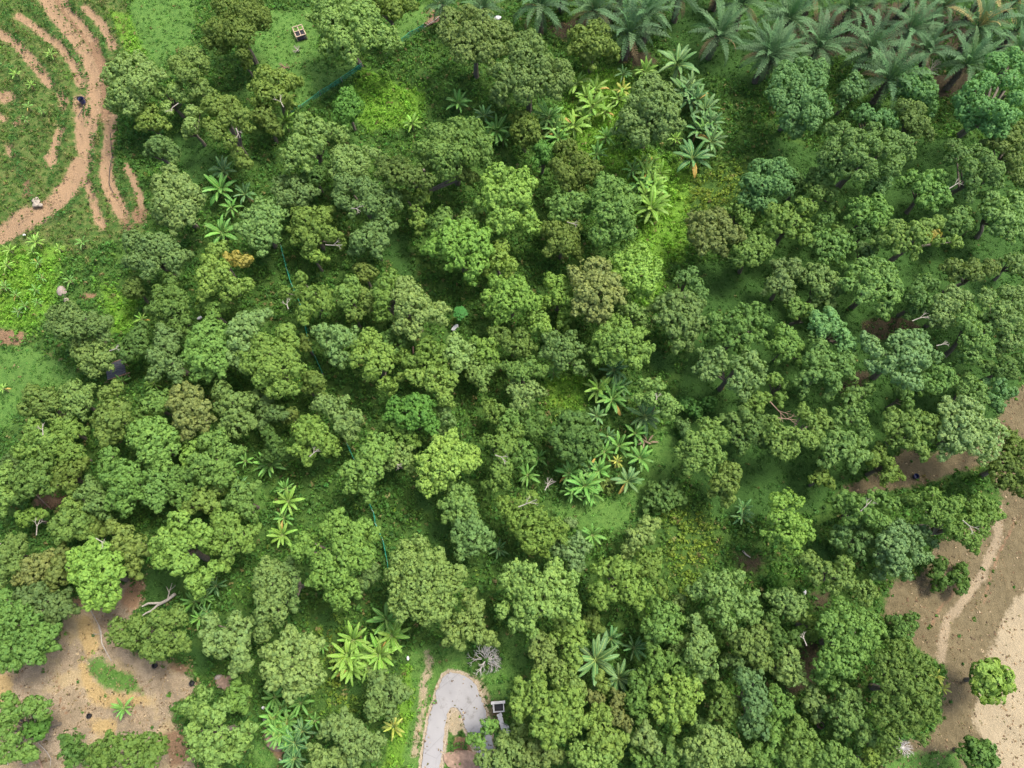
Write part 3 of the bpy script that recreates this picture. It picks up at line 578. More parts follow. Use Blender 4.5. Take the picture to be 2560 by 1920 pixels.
31 b 1080,760,60 1150,770,65 1110,830,60 1050,850,55 1180,810,40 1010,800,45
31 b 880,900,50 900,950,45 840,890,40
31 gb 1300,820,60 1260,860,50 1350,870,55 1390,930,45 1320,920,40
31 s 1480,850,60 1530,880,50 1450,920,50 1490,960,40 1580,880,30
31 bc- 1620,680,60 1550,700,60 1490,740,50 1570,760,50 1420,720,45
31 gp 1180,990,60 1270,960,60 1340,1010,60 1140,1010,40 1270,1060,60 1170,1110,60 1360,1090,60 1440,1110,60 1500,1140,50 1290,1160,70 1180,1190,60 1390,1190,60 1460,1210,60 1150,1260,50 1340,1240,60 1430,1280,50 1390,1330,30 1230,1230,50|large pale lime tree near the right edge at the top of the bare brown slope|the large pale lime tree
31 c+- 810,1040,60 800,1110,60 890,1070,50 970,1060,60 1040,1080,60 930,1130,60 1030,1150,50 1090,1140,40 810,1200,50 880,1180,50 970,1220,50 1000,1270,40|olive flat-topped tree touching the large pale lime tree on its left
31 ce 1560,1160,50 1590,1240,60 1640,1300,60 1540,1280,60 1500,1350,60 1580,1360,60 1460,1390,40 1640,1420,60 1550,1450,50 1620,1500,60 1500,1460,45|dark olive tree at the right edge below the large pale lime tree
31 ac 230,1010,50 270,1060,50 340,1040,50 370,1080,50 320,1150,50 230,1180,60 280,1210,50 180,1160,50 130,1150,50 60,1150,70 60,1240,70 150,1260,60 40,1070,40|dull yellowish tree with a long bare brown bough above its left side|the yellowish tree with a brown bough
31 bc 560,900,60 640,870,50 520,940,50 540,1010,60 610,990,50 590,1080,60 500,1060,50 450,1020,40 620,1140,50
31 bg 380,1220,60 440,1180,60 520,1190,60 590,1220,50 410,1290,60 550,1280,60 480,1260,60 620,1290,40 380,1340,40 550,1350,40
31 a- 720,1270,50 680,1320,50 770,1330,40 790,1400,55 830,1420,40 760,1440,40
31 a- 350,1420,50 320,1450,40 390,1460,40
31 a- 40,800,50 110,840,30 80,920,45
32 a+ 60,50,75 150,60,75 220,100,65 100,140,70 190,170,60 40,160,60 260,130,40 170,210,50 60,-70,60 130,-90,60 190,-60,40|rounded vivid yellow-green tree in the lower right quarter|the rounded vivid tree lower right
31 b 540,1590,60 620,1600,60 700,1570,60 760,1620,60 460,1600,50 820,1610,40 600,1650,50 560,1690,55 660,1690,60 720,1720,50|green tree with white bare twigs on top at the edge of the brown slope
32 ba- 1060,-110,60 970,-80,60 1110,-50,60 1050,-10,60 1190,-40,60 1230,-80,40 900,-70,50 1370,-80,50 1440,-30,50 1330,-30,50 1060,40,60 1150,30,60 1350,50,60 1420,40,50 1480,20,40 1200,120,60 1280,170,60 1340,180,50 1390,120,50 1320,220,40 1270,60,50|wide green tree spreading onto the bare brown slope at the right|the wide tree on the brown slope
32 sd- 560,100,50 490,140,60 470,190,50 620,170,50 570,250,50 590,210,50
32 sp 870,110,60 800,140,60 930,130,50 1000,130,50 760,200,60 860,200,60 960,200,60 1060,190,40 820,280,60 960,280,60 1020,300,40 880,340,50 800,370,50 900,410,30 720,400,40 740,280,50|silvery-green rounded tree on the upper corner of the brown slope|the silvery tree at the brown slope
32 bg- 260,310,60 320,360,50 300,430,50 380,370,50 430,430,60 490,340,60 500,410,60 520,470,50 600,500,60 670,530,40 620,560,50 640,480,40 420,500,40
32 eL_ 1110,340,50 1080,400,50 1130,450,45 1090,490,40 1210,430,45 1260,370,40 1270,450,40 1250,500,35|small open dark tree standing on the bare brown slope
32 gd 60,560,60 130,540,60 190,570,50 90,620,50 160,640,60 200,610,50
32 a- 270,710,50 240,690,40 280,770,40
32 b+ 470,620,60 400,690,60 520,690,60 600,680,60 670,700,60 370,760,60 460,760,60 560,780,70 650,780,70 720,770,50 430,850,60 520,860,60 620,860,50 690,840,50 380,930,60 450,970,70 550,950,50 510,1020,60 360,1000,60 420,1100,40 330,1070,50 600,930,40|big light-green tree near the lower right beside the darkest large tree|the big light tree lower right
32 e+_ 830,700,40 870,750,50 920,690,40 830,790,50 900,800,40 930,740,30
32 ce 820,870,60 900,880,60 740,950,60 830,960,70 930,970,70 1010,970,50 740,1040,60 850,1050,70 960,1060,60 1040,1060,50 780,1120,60 900,1130,70 1010,1140,60 1080,1150,40 740,1200,50 860,1220,60 970,1220,60 1060,1230,50 800,1290,60 920,1310,60 1020,1310,60 1080,1330,40 720,1330,60 850,1380,60 960,1400,50 1000,1470,40 780,1440,60|darkest large olive tree at the edge of the brown slope, lower right|the darkest large tree lower right
32 ce 790,1530,60 720,1570,50 760,1480,40
32 gb 130,920,60 110,1000,60 170,1000,60 140,1080,50 200,1060,40 80,1060,40
32 gd 310,1200,60 270,1260,50 350,1260,40 320,1310,40
32 bg- 500,1180,50 560,1190,50 490,1260,50 580,1280,60 440,1330,50 530,1340,60 600,1350,50 480,1410,50 610,1440,50 660,1450,40 430,1280,40
32 b 40,1200,60 110,1230,60 60,1290,60 20,1330,50 130,1290,40
32 b 60,1420,50 30,1480,50 20,1550,50 80,1500,40
32 b 210,1360,40 180,1430,60 260,1440,40 160,1510,60 240,1520,50 140,1590,60 220,1600,60 200,1650,60
32 b 420,1520,50 350,1600,60 440,1600,60 520,1600,50 560,1640,40 320,1510,40 480,1560,50
32 a- 660,1590,50 640,1640,50 690,1560,30
32 a+L 1380,1030,55 1450,1010,60 1520,1050,55 1370,1110,60 1450,1100,70 1540,1120,50 1390,1180,50 1470,1180,60|lone round lime-green tree on the pale sand at the lower right|the lone round tree on the sand
32 eL+ 1320,1510,50 1280,1560,50 1360,1560,60 1420,1540,50 1420,1600,60 1340,1620,60 1460,1610,30 1390,1510,30|dark green tree cut by the bottom edge beside the pale sand
32 e 20,700,60 60,800,60 160,820,50 40,880,50
32 h-_ 40,440,50 80,480,40 30,500,40
02 a+ 500,280,60 590,240,60 680,240,60 480,340,50 560,330,70 640,310,50 740,300,60 560,420,60 690,390,70 770,390,50 620,470,60 720,470,60 560,500,60 660,550,60 740,540,50 580,580,40 700,610,40 500,420,50|bright round tree at the top of the bare yellow clearing, lower left|the bright tree above the yellow clearing
02 ac 740,110,50 800,140,60 780,200,60 840,220,60 900,200,60 830,270,40 920,260,40 870,340,50 880,390,30
02 c 600,110,60 660,130,40 640,70,40
02 bc 440,40,70 520,60,60 460,130,60 540,130,50 390,140,50 370,80,50 600,40,45
02 a- 170,50,50 220,20,50 140,30,35
02 gc- 60,220,60 130,220,60 40,290,60 110,290,50 30,370,60 90,350,50 20,430,40
02 f 180,350,60 250,320,60 300,360,60 220,430,60 150,420,50 330,290,50|brownish tree above the dense green mass at the left edge
02 fc- 390,330,50 360,400,60 420,430,40 340,460,50 400,250,40
02 d- 250,510,60 200,560,60 320,580,60 400,570,60 440,630,50 350,660,60 280,640,50 150,530,50
02 b 40,560,60 60,640,70 150,640,60 30,720,70 120,730,70 210,710,60 270,780,60 60,810,70 160,810,70 240,860,60 320,790,60 330,870,40 40,900,70 130,900,70 210,920,60 20,980,60 100,990,50 250,940,40|dense dark mid-green tree filling the left edge above the yellow clearing|the dense tree at the left edge
02 ab- 770,740,60 740,800,50 800,820,50 890,720,60 930,770,60 870,840,60 1030,680,60 1090,700,60 1050,800,60 960,900,60 1050,900,60 1000,940,40 1160,820,60 1200,850,40 1120,880,50 1170,700,50 1150,640,50|open lobed tree under the white fallen boughs at the yellow clearing|the open tree under the white boughs
02 a 1160,50,70 1090,180,70 1020,220,60 1200,200,60 1140,260,70 1050,310,60 1170,350,70 1230,330,60 1310,180,60 1280,100,60 1250,450,60 1330,420,60 1380,360,50 1300,500,50 1150,120,60|tall bright lobed tree right of the bright one above the yellow clearing
02 a- 1420,60,60 1500,50,60 1440,140,60 1520,120,60 1400,220,60 1480,240,60 1540,200,50 1470,310,50 1590,150,60 1640,120,40 1610,230,40
12 g- 60,370,60 140,380,60 30,450,60 110,460,70 180,470,60 40,540,60 130,560,70 70,640,70 150,650,60 20,680,50 40,790,60 60,740,50
12 d 240,420,55 220,500,50 210,360,50 240,580,45
02 g 1370,720,60 1530,720,60 1600,740,60 1360,800,50 1490,810,60 1570,820,60 1370,880,50 1460,890,60 1550,900,60 1550,960,50 1520,1010,40 1600,980,40 1440,800,50
12 g 220,810,60 290,860,60 350,830,50 380,880,50 180,900,60 100,910,60 300,950,60 100,1030,70 290,1040,60 380,980,50 400,1060,60 340,1110,60 230,1090,60 280,1150,50 210,1180,40 110,1110,50 200,980,55 150,1080,50|large pale grey-green tree left of the brightest banana clump|the pale tree left of the bright bananas
02 ag 1220,1260,60 1320,1290,60 1440,1270,60 1330,1180,50 1250,1420,60 1400,1330,60 1270,1500,60 1360,1470,60 1440,1460,70 1350,1560,70 1430,1560,60 1540,1440,60 1580,1500,60 1520,1570,60 1260,1570,50 1380,1620,50 1590,1400,50 1280,1300,50|large light tree bordering the yellow clearing on the right
02 b 1530,1170,60 1580,1190,50 1510,1240,50 1570,1250,40
02 ab- 640,1530,60 730,1490,60 820,1490,60 680,1600,70 780,1560,70 880,1500,60 960,1480,60 1030,1500,60 890,1590,70 990,1580,60 620,1630,50 960,1650,60 1060,1530,40 850,1640,50|broad tree at the bottom edge of the yellow clearing|the broad tree at the bottom of the clearing
02 e 470,1480,60 440,1550,50 520,1540,50 480,1600,55 560,1610,40
02 b 60,1240,60 60,1330,60 40,1400,60 170,1280,55 240,1240,50 280,1290,50 60,1530,60 110,1560,50 180,1540,55 90,1470,50 220,1570,40
02 h-L 270,1360,55 250,1420,55 200,1400,50|small deep-green bushy tree at the left of the yellow clearing's lower part
12 ba 510,40,60 560,80,60 320,180,60 290,250,60 370,250,60 460,120,60 540,150,70 640,130,70 700,100,60 760,150,50 560,230,70 650,220,70 720,260,60 720,320,50 470,290,60 580,310,70 410,340,60 640,330,60 490,390,60 400,430,60 560,420,60 620,490,60 510,530,60 570,550,50 520,590,30 480,460,50|large lobed light-green tree standing above the bright banana clump|the large lobed tree above the bananas
12 d 740,410,55 690,460,50 770,380,35
12 ag 980,230,60 1060,200,60 1000,300,60 920,310,60 1100,290,60 1180,290,60 1010,380,70 900,400,60 1110,380,70 1210,370,60 1310,400,70 1000,470,70 920,510,60 1090,480,70 1190,470,70 1260,480,60 900,580,50 1000,570,70 1100,580,70 1200,570,70 950,650,50 1060,650,60 1160,660,60 1230,650,40 1100,700,40|large round light tree straight up from the asphalt loop|the large round tree above the asphalt loop
12 ag 1380,560,50 1420,640,60 1330,700,60 1420,710,60 1240,740,50 1280,800,60 1310,840,40 1440,800,60 1510,810,55 1370,780,50|small light tree touching the pale bare bush above the asphalt loop
12 sg 1350,100,60 1420,90,60 1470,140,50 1310,160,50 1400,180,60 1480,210,50 1330,240,50 1410,250,40
12 d 800,1080,60 900,1110,60 780,1170,60 860,1180,60 930,1180,60 770,1260,60 850,1270,60 880,1310,40 850,1110,50|grey-green rounded tree left of the asphalt loop, under the bananas|the grey-green tree left of the asphalt loop
12 gd 500,1370,60 580,1350,60 460,1420,50 550,1430,60 640,1400,60 700,1470,60 600,1500,60 780,1470,50 680,1550,60 760,1560,60 640,1610,50
12 g 390,1550,50 450,1600,60 400,1630,60 520,1570,60 580,1630,60
12 b 1500,1390,50 1440,1490,45 1400,1460,30
12 gb 1600,1500,60 1640,1560,60 1560,1600,60 1480,1590,50 1600,1640,60 1680,1540,60 1500,1650,50
22 ag 20,370,60 110,370,60 280,350,60 60,440,60 240,430,60 320,440,60 390,430,50 20,510,60 110,530,70 210,530,70 300,540,60 380,530,50 60,620,60 150,620,70 240,620,60 390,600,60 400,680,40 100,710,60 20,730,50 130,770,40 -40,430,50 -60,620,50 310,640,50 170,440,50|large light lobed tree right of the one straight above the asphalt loop|the large light tree right of the loop's tree
22 ac 320,740,50 390,740,60 290,820,50 380,840,60 450,840,40 380,920,60 420,960,40 440,760,40
22 gc 170,830,60 150,900,50 230,920,60 190,990,50 280,980,40 240,860,40
22 c- 520,690,50 545,740,40 490,720,30
22 dp 330,200,50 420,190,50 450,230,50 370,270,50 430,300,50 400,340,40 300,250,40|small silvery grey tree between the bright grass and the lobed light tree
22 dp_ 390,80,35 370,60,25
22 gc 870,100,60 820,160,60 890,170,40 780,220,50 760,260,40 770,140,45 920,80,35
22 ac 620,340,60 750,370,50 690,410,60 580,380,50 740,460,60 570,500,50 660,520,60 760,530,60 830,490,60 880,520,40 820,580,40 570,560,50 600,600,30 690,350,45|dull yellow-green lobed tree below the bright grass|the dull lobed tree below the bright grass
22 ac- 850,290,50 930,300,50 840,380,50 910,400,50 960,480,50 930,350,40 980,520,30 890,340,40
22 gd 1280,420,50 1370,430,60 1460,430,50 1230,500,60 1400,510,60 1180,520,40 1360,600,60 1440,580,60 1540,560,60 1570,630,50 1380,700,50 1420,740,40 1300,640,50 1540,690,40 1310,510,60 1480,650,50|dull grey-green tree beside the yellowish scrub, lower right of centre|the dull tree beside the yellowish scrub
22 b+ 940,610,50 1010,630,50 960,690,60 1040,700,60 890,730,50 960,770,60 1020,790,60 910,800,50
22 gd- 1060,600,45 1090,570,35
22 g 1070,840,50 1110,830,40 1060,900,40
22 gd 1180,720,50 1200,830,60 1270,830,50 1180,900,60 1270,900,60 1220,980,60 1290,1000,50 1150,960,50 1240,1040,40 1230,770,45
22 b 920,900,50 940,960,60 1010,940,40 1050,980,60 1080,1020,40 880,1020,50 900,1080,40 960,1040,50
22 a+ 1010,1100,50 1100,1110,60 1180,1110,50 930,1180,50 1020,1180,60 1110,1190,60 1190,1200,40 930,1260,50 1040,1270,60 1130,1280,60 960,1330,40 1060,1350,50 1150,1330,40|bright yellow-green lobed tree right of the big dark banana plants|the bright lobed tree right of the dark bananas
22 b- 800,1110,50 840,1160,50 800,1240,60 830,1310,40 780,1170,40 860,1250,40
22 c- 1360,1180,60 1400,1230,60 1330,1260,60 1410,1300,50 1380,1360,40 1440,1250,40 1310,1310,35
22 s- 1500,1060,60 1590,1070,50 1540,1130,60 1620,1250,60 1540,1220,60 1570,1300,60 1520,1380,60 1600,1390,60 1600,1160,50
22 gc- 1440,800,50 1500,810,60 1480,880,60 1580,790,60 1640,760,50 1620,860,60 1590,940,60 1640,970,50 1530,860,50
22 d- 1400,960,40 1470,990,50 1530,1010,40
22 a 170,1090,60 60,1160,60 40,1260,60 190,1200,60 290,1220,60 360,1200,60 430,1230,50 200,1320,70 300,1320,70 400,1320,70 180,1400,60 280,1420,70 380,1400,60 240,1480,50 490,1340,40 50,1310,40 130,1150,50 110,1250,60|large bright clumpy tree at the bottom, right of the concrete sump|the bright clumpy tree right of the sump
22 gc 320,1030,50 300,1090,50 390,1110,60 440,1140,40 370,1050,40
22 c 570,1090,40 590,1130,50 620,1160,40
22 f- 510,1190,50 560,1210,50 540,1250,35
22 f- 680,1260,50 700,1330,50 740,1370,40 650,1340,40 690,1200,40
22 ac 550,1310,50 610,1320,50 530,1400,50 540,1470,50 620,1450,60 690,1470,50 600,1510,60 680,1540,40 590,1380,45
22 ag 420,1530,50 480,1540,60 450,1610,60 540,1600,60 620,1590,60 500,1640,60 640,1630,40|light yellow-green tree cut by the bottom edge, below the bright clumpy tree
22 gc- 130,1530,60 220,1550,60 100,1600,60 190,1610,60 290,1590,40
22 gb 40,1400,60 20,1460,50 70,1450,35
22 g 860,1420,50 880,1510,50 930,1530,40 830,1470,40 900,1450,40
22 g 1250,1440,60 1330,1450,60 1190,1500,50 1430,1520,60 1150,1560,50 1240,1590,60 1340,1560,60 1400,1600,60 1470,1580,50 1180,1630,60 1300,1640,60 1270,1520,60 1390,1480,45|large pale lobed tree at the bottom edge, lower right|the large pale tree at the bottom edge
22 d 1200,1380,50 1240,1370,35
22 b 1030,1530,50 1040,1600,50 960,1600,45 1000,1650,45
22 b 810,1590,40 880,1610,40 840,1640,40
22 b 1580,1540,50 1550,1600,50 1620,1620,50
"""
# banana plants: survey sheet x,y,r and leaf kind (b bright, m mid, d dark, g greyish, y yellowing)
BANANAS = """
00 100,480,55,b 330,350,55,b 200,550,45,b 1430,1230,105,m 1450,1110,85,d 1590,1260,75,d 1500,1345,65,m 1440,1510,105,m 230,1570,85,b 60,1620,65,b 380,1610,45,b 180,690,45,m 530,1570,60,m 160,770,40,m 210,1630,50,b 270,720,35,m
10 190,790,85,b 1310,670,75,m 1560,850,95,m 1500,900,75,b 1010,800,60,b 1480,750,65,d 1600,900,65,m
20 420,540,80,b 540,580,80,b 520,690,100,b 600,725,65,b 240,765,95,m 300,900,80,m 400,820,90,b 610,890,70,m 550,1000,70,m 715,585,60,y 720,480,55,d 860,470,80,b 1070,420,120,g 1110,590,95,g 1190,650,85,d 1250,715,90,g 1290,800,80,d 1200,840,85,d 1290,920,95,g 1170,1030,115,d 840,1055,60,b 870,1120,85,b 960,1120,70,b 480,630,75,b 330,840,80,b 460,760,70,b 270,840,80,m 1150,640,90,d 1250,800,85,g 1240,860,80,m 1160,560,80,g 900,1180,80,b 870,1270,90,b 940,1320,80,b 800,1260,60,b 900,1060,60,b 780,1100,60,m 690,640,60,b 1060,900,50,b 830,1200,80,m 920,1220,85,b 900,1350,115,b 870,1410,60,b
01 240,40,60,m 40,60,65,b 450,160,60,m 270,140,50,m 230,220,60,m 120,360,50,g 240,300,50,m 30,200,60,m 920,410,45,b 1000,830,50,b 790,810,50,m 1590,1330,50,m 1560,1490,60,d 20,860,60,b 100,250,50,m 160,320,50,m 1450,190,40,m
11 90,1350,95,m 210,1590,90,b 190,1510,60,m
12 180,40,65,m 170,150,85,b 630,830,110,b 590,930,110,b 620,1010,100,b 850,700,110,m 880,800,110,b 800,930,120,b 730,1010,85,b 120,1200,80,m 290,1235,75,m 120,1330,85,m 200,1360,90,m 160,1440,90,m 250,1500,100,d 380,1355,50,m 300,1420,80,d 250,1600,80,d 890,1390,75,y 1570,240,60,d 430,870,45,m 690,920,90,b 560,1000,80,b 820,870,90,b 900,750,80,m 160,1280,75,m 210,1440,85,m 140,1370,80,b 120,1400,70,m
21 560,860,90,b 650,930,95,m 700,850,70,d 660,740,95,d 550,1040,70,g 860,1040,110,g 800,1150,75,m 690,1230,80,m 600,1270,75,m 830,1310,85,m 370,1410,85,m 470,1490,110,m 560,1390,80,m 500,1370,65,d 750,1460,90,g 390,1530,65,m 480,1560,60,m 170,1310,60,m 100,1420,75,m 270,760,50,m 1500,1640,65,d 620,1170,60,d 680,1330,45,y 410,1470,80,m 520,1450,80,m 640,870,80,m 520,1540,75,m
22 520,150,75,m 540,960,150,g 640,820,80,d 690,1075,100,g 790,880,80,d 1490,30,65,d
02 1260,580,75,m 1330,560,60,m 1400,480,60,d 800,1270,65,m 1290,690,60,m 1340,650,50,d
32 1090,1060,50,y 1130,1140,50,y
30 1290,1500,30,m
"""
# oil palms: crown heart x,y and frond reach
PALMS = """
10 1200,20,120 1490,40,140
20 195,30,230 530,60,190 765,215,240 890,95,210 1320,230,215 1510,20,230 1650,350,215
30 130,100,215 540,55,200 910,170,205 330,290,215 655,310,235 785,500,245 1075,330,160 1280,410,210 1370,160,215 1610,190,180 20,350,190 1640,330,150 1120,20,170 1590,10,170 720,-60,190 300,-40,190 940,-60,190 1420,-60,190
20 330,-80,190 700,-70,200 1100,-60,190 1350,-90,190
"""
# ------------------------------------------------------------------ value noise in plan
class Waves:
    def __init__(s, seed, wl, n=9):
        r = np.random.RandomState(seed); a = r.uniform(0, 2*math.pi, n); k = 2*math.pi/(wl*r.uniform(.6, 1.6, n))
        s.kx, s.ky, s.ph = k*np.cos(a), k*np.sin(a), r.uniform(0, 6.28, n); s.n = n
    def __call__(s, x, y):
        return np.sin(np.outer(x, s.kx) + np.outer(y, s.ky) + s.ph).sum(1)/math.sqrt(s.n/2)/2.2   # about -1..1

def unit(v): return v/(np.linalg.norm(v, axis=1, keepdims=True)+1e-9)
def leaf_tris(pos, nrm, size, rs, aspect=.38):
    t = unit(np.cross(nrm, rs.normal(size=pos.shape))); b = np.cross(nrm, t); s = size[:, None]
    v = np.stack([pos + t*s*.6, pos - t*s*.35 + b*s*aspect, pos - t*s*.35 - b*s*aspect], 1)
    return v.reshape(-1, 3)

# ------------------------------------------------------------------ trees
PALETTE = {'a': (.180, .308, .064), 'b': (.120, .235, .058), 'c': (.142, .214, .050), 'd': (.120, .210, .076),
           'e': (.055, .122, .032), 'f': (.182, .214, .074), 'g': (.192, .300, .100), 'h': (.090, .250, .048),
           's': (.108, .238, .094), 'p': (.195, .298, .155)}
GOLD = (.30, .27, .065)
def crown_color(code, rs):
    ls = [PALETTE[k] for k in code if k in PALETTE]; c = np.mean(ls, 0)*.72 + np.array((.145, .260, .064))*.28
    if '+' in code: c = c*1.15
    if '-' in code: c = c*.82
    return c*np.array((1.08, 1.0, .95))*(1+rs.normal(0, .025, 3))*(1+rs.normal(0, .05))
def crown_mesh(name, balls, rs, leaf, spacing, mat, knob=1.0):
    B = np.array(balls)                                   # x,y,z,r lobes, tree-local
    subs = [B*[1, 1, 1, .80]]
    for x, y, z, r in balls:
        k = 6 if r < 1.2 else 8
        d = rs.normal(size=(k, 3)); d[:, 2] = np.abs(d[:, 2])*.9 - .12; d = unit(d)
        rr = r*rs.uniform(.30, .52, k)
        subs.append(np.c_[np.array([x, y, z]) + d*(r*.98-rr)[:, None]*rs.uniform(.88, 1+.28*knob, k)[:, None], rr])
    S = np.concatenate(subs)
    pts, dirs = [], []
    for x, y, z, r in S:
        n = max(6, int(4*math.pi*r*r/spacing**2))
        d = unit(rs.normal(size=(n, 3))); keep = (d[:, 2] > -.35) | (rs.rand(n) < .35)
        d = d[keep]; pts.append(np.array([x, y, z]) + d*r*(1+rs.normal(0, .05, (len(d), 1)))); dirs.append(d)
    own = np.repeat(np.arange(len(S)), [len(p) for p in pts]); Pn = np.concatenate(pts); D = np.concatenate(dirs)
    dist = np.linalg.norm(Pn[:, None, :] - S[None, :, :3], axis=2)
    inside = dist < S[None, :, 3]*.90; inside[np.arange(len(Pn)), own] = False
    k = ~inside.any(1); Pn, D = Pn[k], D[k]; n = len(Pn)
    K = 13; rc = rs.uniform(.55, 1.0, n)*spacing*.72
    dl = unit(np.repeat(D, K, 0)*.75 + rs.normal(size=(n*K, 3))*.62 + [0, 0, .12])
    pos = np.repeat(Pn, K, 0) + dl*np.repeat(rc, K)[:, None]*np.cbrt(rs.uniform(.35, 1, (n*K, 1)))
    nrm = unit(dl*.75 + np.repeat(D, K, 0)*.35 + rs.normal(size=(n*K, 3))*.20)
    tint = np.clip(.5 + np.repeat(rs.normal(0, .22, n), K) + rs.normal(0, .10, n*K), 0, 1)
    v = leaf_tris(pos, nrm, leaf*rs.uniform(.7, 1.35, n*K), rs)
    # sparse inner foliage so that no daylight shows straight through a lobe
    kc = 26; dc = unit(rs.normal(size=(len(B)*kc, 3))); pc = np.repeat(B[:, :3], kc, 0) + dc*np.repeat(B[:, 3], kc)[:, None]*.62
    v = np.concatenate([v, leaf_tris(pc, unit(dc+rs.normal(size=dc.shape)*.3), np.repeat(B[:, 3], kc)*.62, rs, .5)]); tint = np.r_[tint, rs.uniform(.2, .7, len(pc))]
    return soup(name, v, 3, mat, face_attr=tint)
def trunk_mesh(lobes, hc, Rm, rs, low):
    m = MB(); rad = (.10 + .045*Rm)*(1 if not low else .5); fork = hc*.5
    bend = rs.normal(0, .12*Rm, 2)
    m.tube([(0, 0, -.3), (bend[0]*.3, bend[1]*.3, fork*.5), (bend[0], bend[1], fork), (bend[0], bend[1], hc+.2*Rm)], [rad*1.35, rad, rad*.85, rad*.35], 7)
    ls = sorted(lobes, key=lambda l: -l[3])[:9]
    for x, y, z, r in ls:
        m.tube([(bend[0], bend[1], fork*rs.uniform(.8, 1.1)), (bend[0]*.5+x*.5, bend[1]*.5+y*.5, (fork+z)*.52), (x, y, z+.2*r)], [rad*.55, rad*.4, rad*.15], 5)
    return m.mesh('trunk', BARK)
SURVEY = []      # everything that wants a label: dict(o,u,v,noun,adj,own,short,grp)
TREE_TAB = []
tri_count = 0
for ti, line in enumerate(TREES.strip().splitlines()):
    head, *names_ = line.split('|'); code, cls, *lob = head.split(); rs = np.random.RandomState(1000+ti)
    L = []
    for q in lob:
        g = q[0] == '!'; x, y, r = map(float, q.strip('!').split(',')); u, v = sp(code, x, y); L.append((u, v, r/2.592, g))
    U = np.array([l[:3] for l in L]); w = U[:, 2]**2; cu, cv = (U[:, 0]*w).sum()/w.sum(), (U[:, 1]*w).sum()/w.sum()
    low = '_' in cls
    px = np.sqrt(((U[:, 0]-cu)**2 + (U[:, 1]-cv)**2)) + U[:, 2]
    X, Y, Z = place(cu, cv, 4.0); dep = depth(X, Y, Z); Rm = float(np.percentile(px, 85)*dep/FPX)
    hc = .45*Rm+.2 if low else min(8.0, max(2.6, 2.4 + .95*Rm))*rs.uniform(.92, 1.08)
    X, Y, Z = map(float, place(cu, cv, hc)); g0 = float(ground_z(X, Y)); dep = depth(X, Y, Z)
    world_l, gold_l = [], []
    for u, v, rp, g in L:
        x0, y0, z0 = place(u, v, hc); dd = min(1.2, math.hypot(x0-X, y0-Y)/Rm)
        zl = hc + (.5*(1-dd*dd) - .12)*Rm + rs.uniform(-.35, .35)*rp*dep/FPX
        r = rp*dep/FPX*.97; zl = max(zl, r*.55)
        x1, y1, z1 = place(u, v, zl + float(ground_z(x0, y0)) - float(ground_z(x0, y0)))
        (gold_l if g else world_l).append((float(x1)-X, float(y1)-Y, float(z1)-g0, r))
    arr = np.array(world_l) if world_l else np.zeros((0, 4))
    for i in range(len(arr)):                                     # smaller lobes in the saddles between neighbours
        for j in range(i+1, len(arr)):
            dij = math.hypot(*(arr[i, :2]-arr[j, :2])); ra = (arr[i, 3]+arr[j, 3])/2
            if 1.0*ra < dij < 1.75*ra and rs.rand() < .4:
                mdl = (arr[i]+arr[j])/2; world_l.append((mdl[0]+rs.normal(0, .1), mdl[1]+rs.normal(0, .1), mdl[2]-.28*ra, ra*rs.uniform(.6, .75)))
    if len(arr) > 2 and 'L' not in cls:                                               # stray tufts round the outline
        cen = arr[:, :2].mean(0)
        for q in rs.choice(len(arr), min(len(arr), 7), replace=False):
            w_ = arr[q]; o_ = w_[:2]-cen; n_ = np.linalg.norm(o_)
            if n_ > .55*Rm*.8:
                a_ = math.atan2(o_[1], o_[0])+rs.normal(0, .5); world_l.append((w_[0]+math.cos(a_)*w_[3]*1.05, w_[1]+math.sin(a_)*w_[3]*1.05, w_[2]-rs.uniform(0, .5)*w_[3], w_[3]*rs.uniform(.3, .5)))
    root = empty('tree' if not low and Rm > 1.0 else 'shrub', (X, Y, g0))
    link('trunk', trunk_mesh(world_l, hc, Rm, rs, low), root)
    broad = 'L' in cls
    sz = rs.uniform(.84, 1.2); leaf = (.36 if broad else .225)*sz; spc = (.50 if broad else .385)*sz*rs.uniform(.94, 1.06)
    col = crown_color(cls, rs)
    if cu > 1620 and cv < 1150 and 'p' not in cls and 'L' not in cls: col = col*.84 + np.array(PALETTE['s'])*.16      # haze and cloud shade painted into the upper right crowns as a bluer tint
    cr = link('crown', crown_mesh('crown', world_l, rs, leaf, spc, LEAF, .3 if 'L' in cls else 1.0), root); cr.color = (*col, 1)
    if gold_l:
        gd = link('golden_foliage', crown_mesh('golden_foliage', gold_l, rs, leaf, spc, LEAF), root); gd.color = (*GOLD, 1); gd['label'] = 'golden yellow patch of foliage'
        tri_count += len(gd.data.polygons)
    tri_count += len(cr.data.polygons)
    letters = ''.join(k for k in cls if k in PALETTE)
    cname = {'a': 'yellow-green', 'b': 'mid-green', 'c': 'olive', 'd': 'grey-green', 'e': 'dark green', 'f': 'brownish olive', 'g': 'pale green', 'h': 'vivid green', 's': 'blue-green', 'p': 'silvery'}[letters[0]]
    adj = ('light ' if '+' in cls else 'dull ' if '-' in cls else '') + cname
    size = 'small ' if Rm < 1.9 else 'big ' if Rm > 3.4 else ''
    noun = 'shrub' if root.name.startswith('shrub') else 'tree'
    d = dict(o=root, u=cu, v=cv, noun=noun, adj=size+adj, own=names_[0].strip() if names_ else None, short=names_[1].strip() if len(names_) > 1 else None, grp='trees of the hillside orchard', cat=noun)
    SURVEY.append(d); TREE_TAB.append((cu, cv, root, hc, Rm))
print('crown triangles', tri_count)

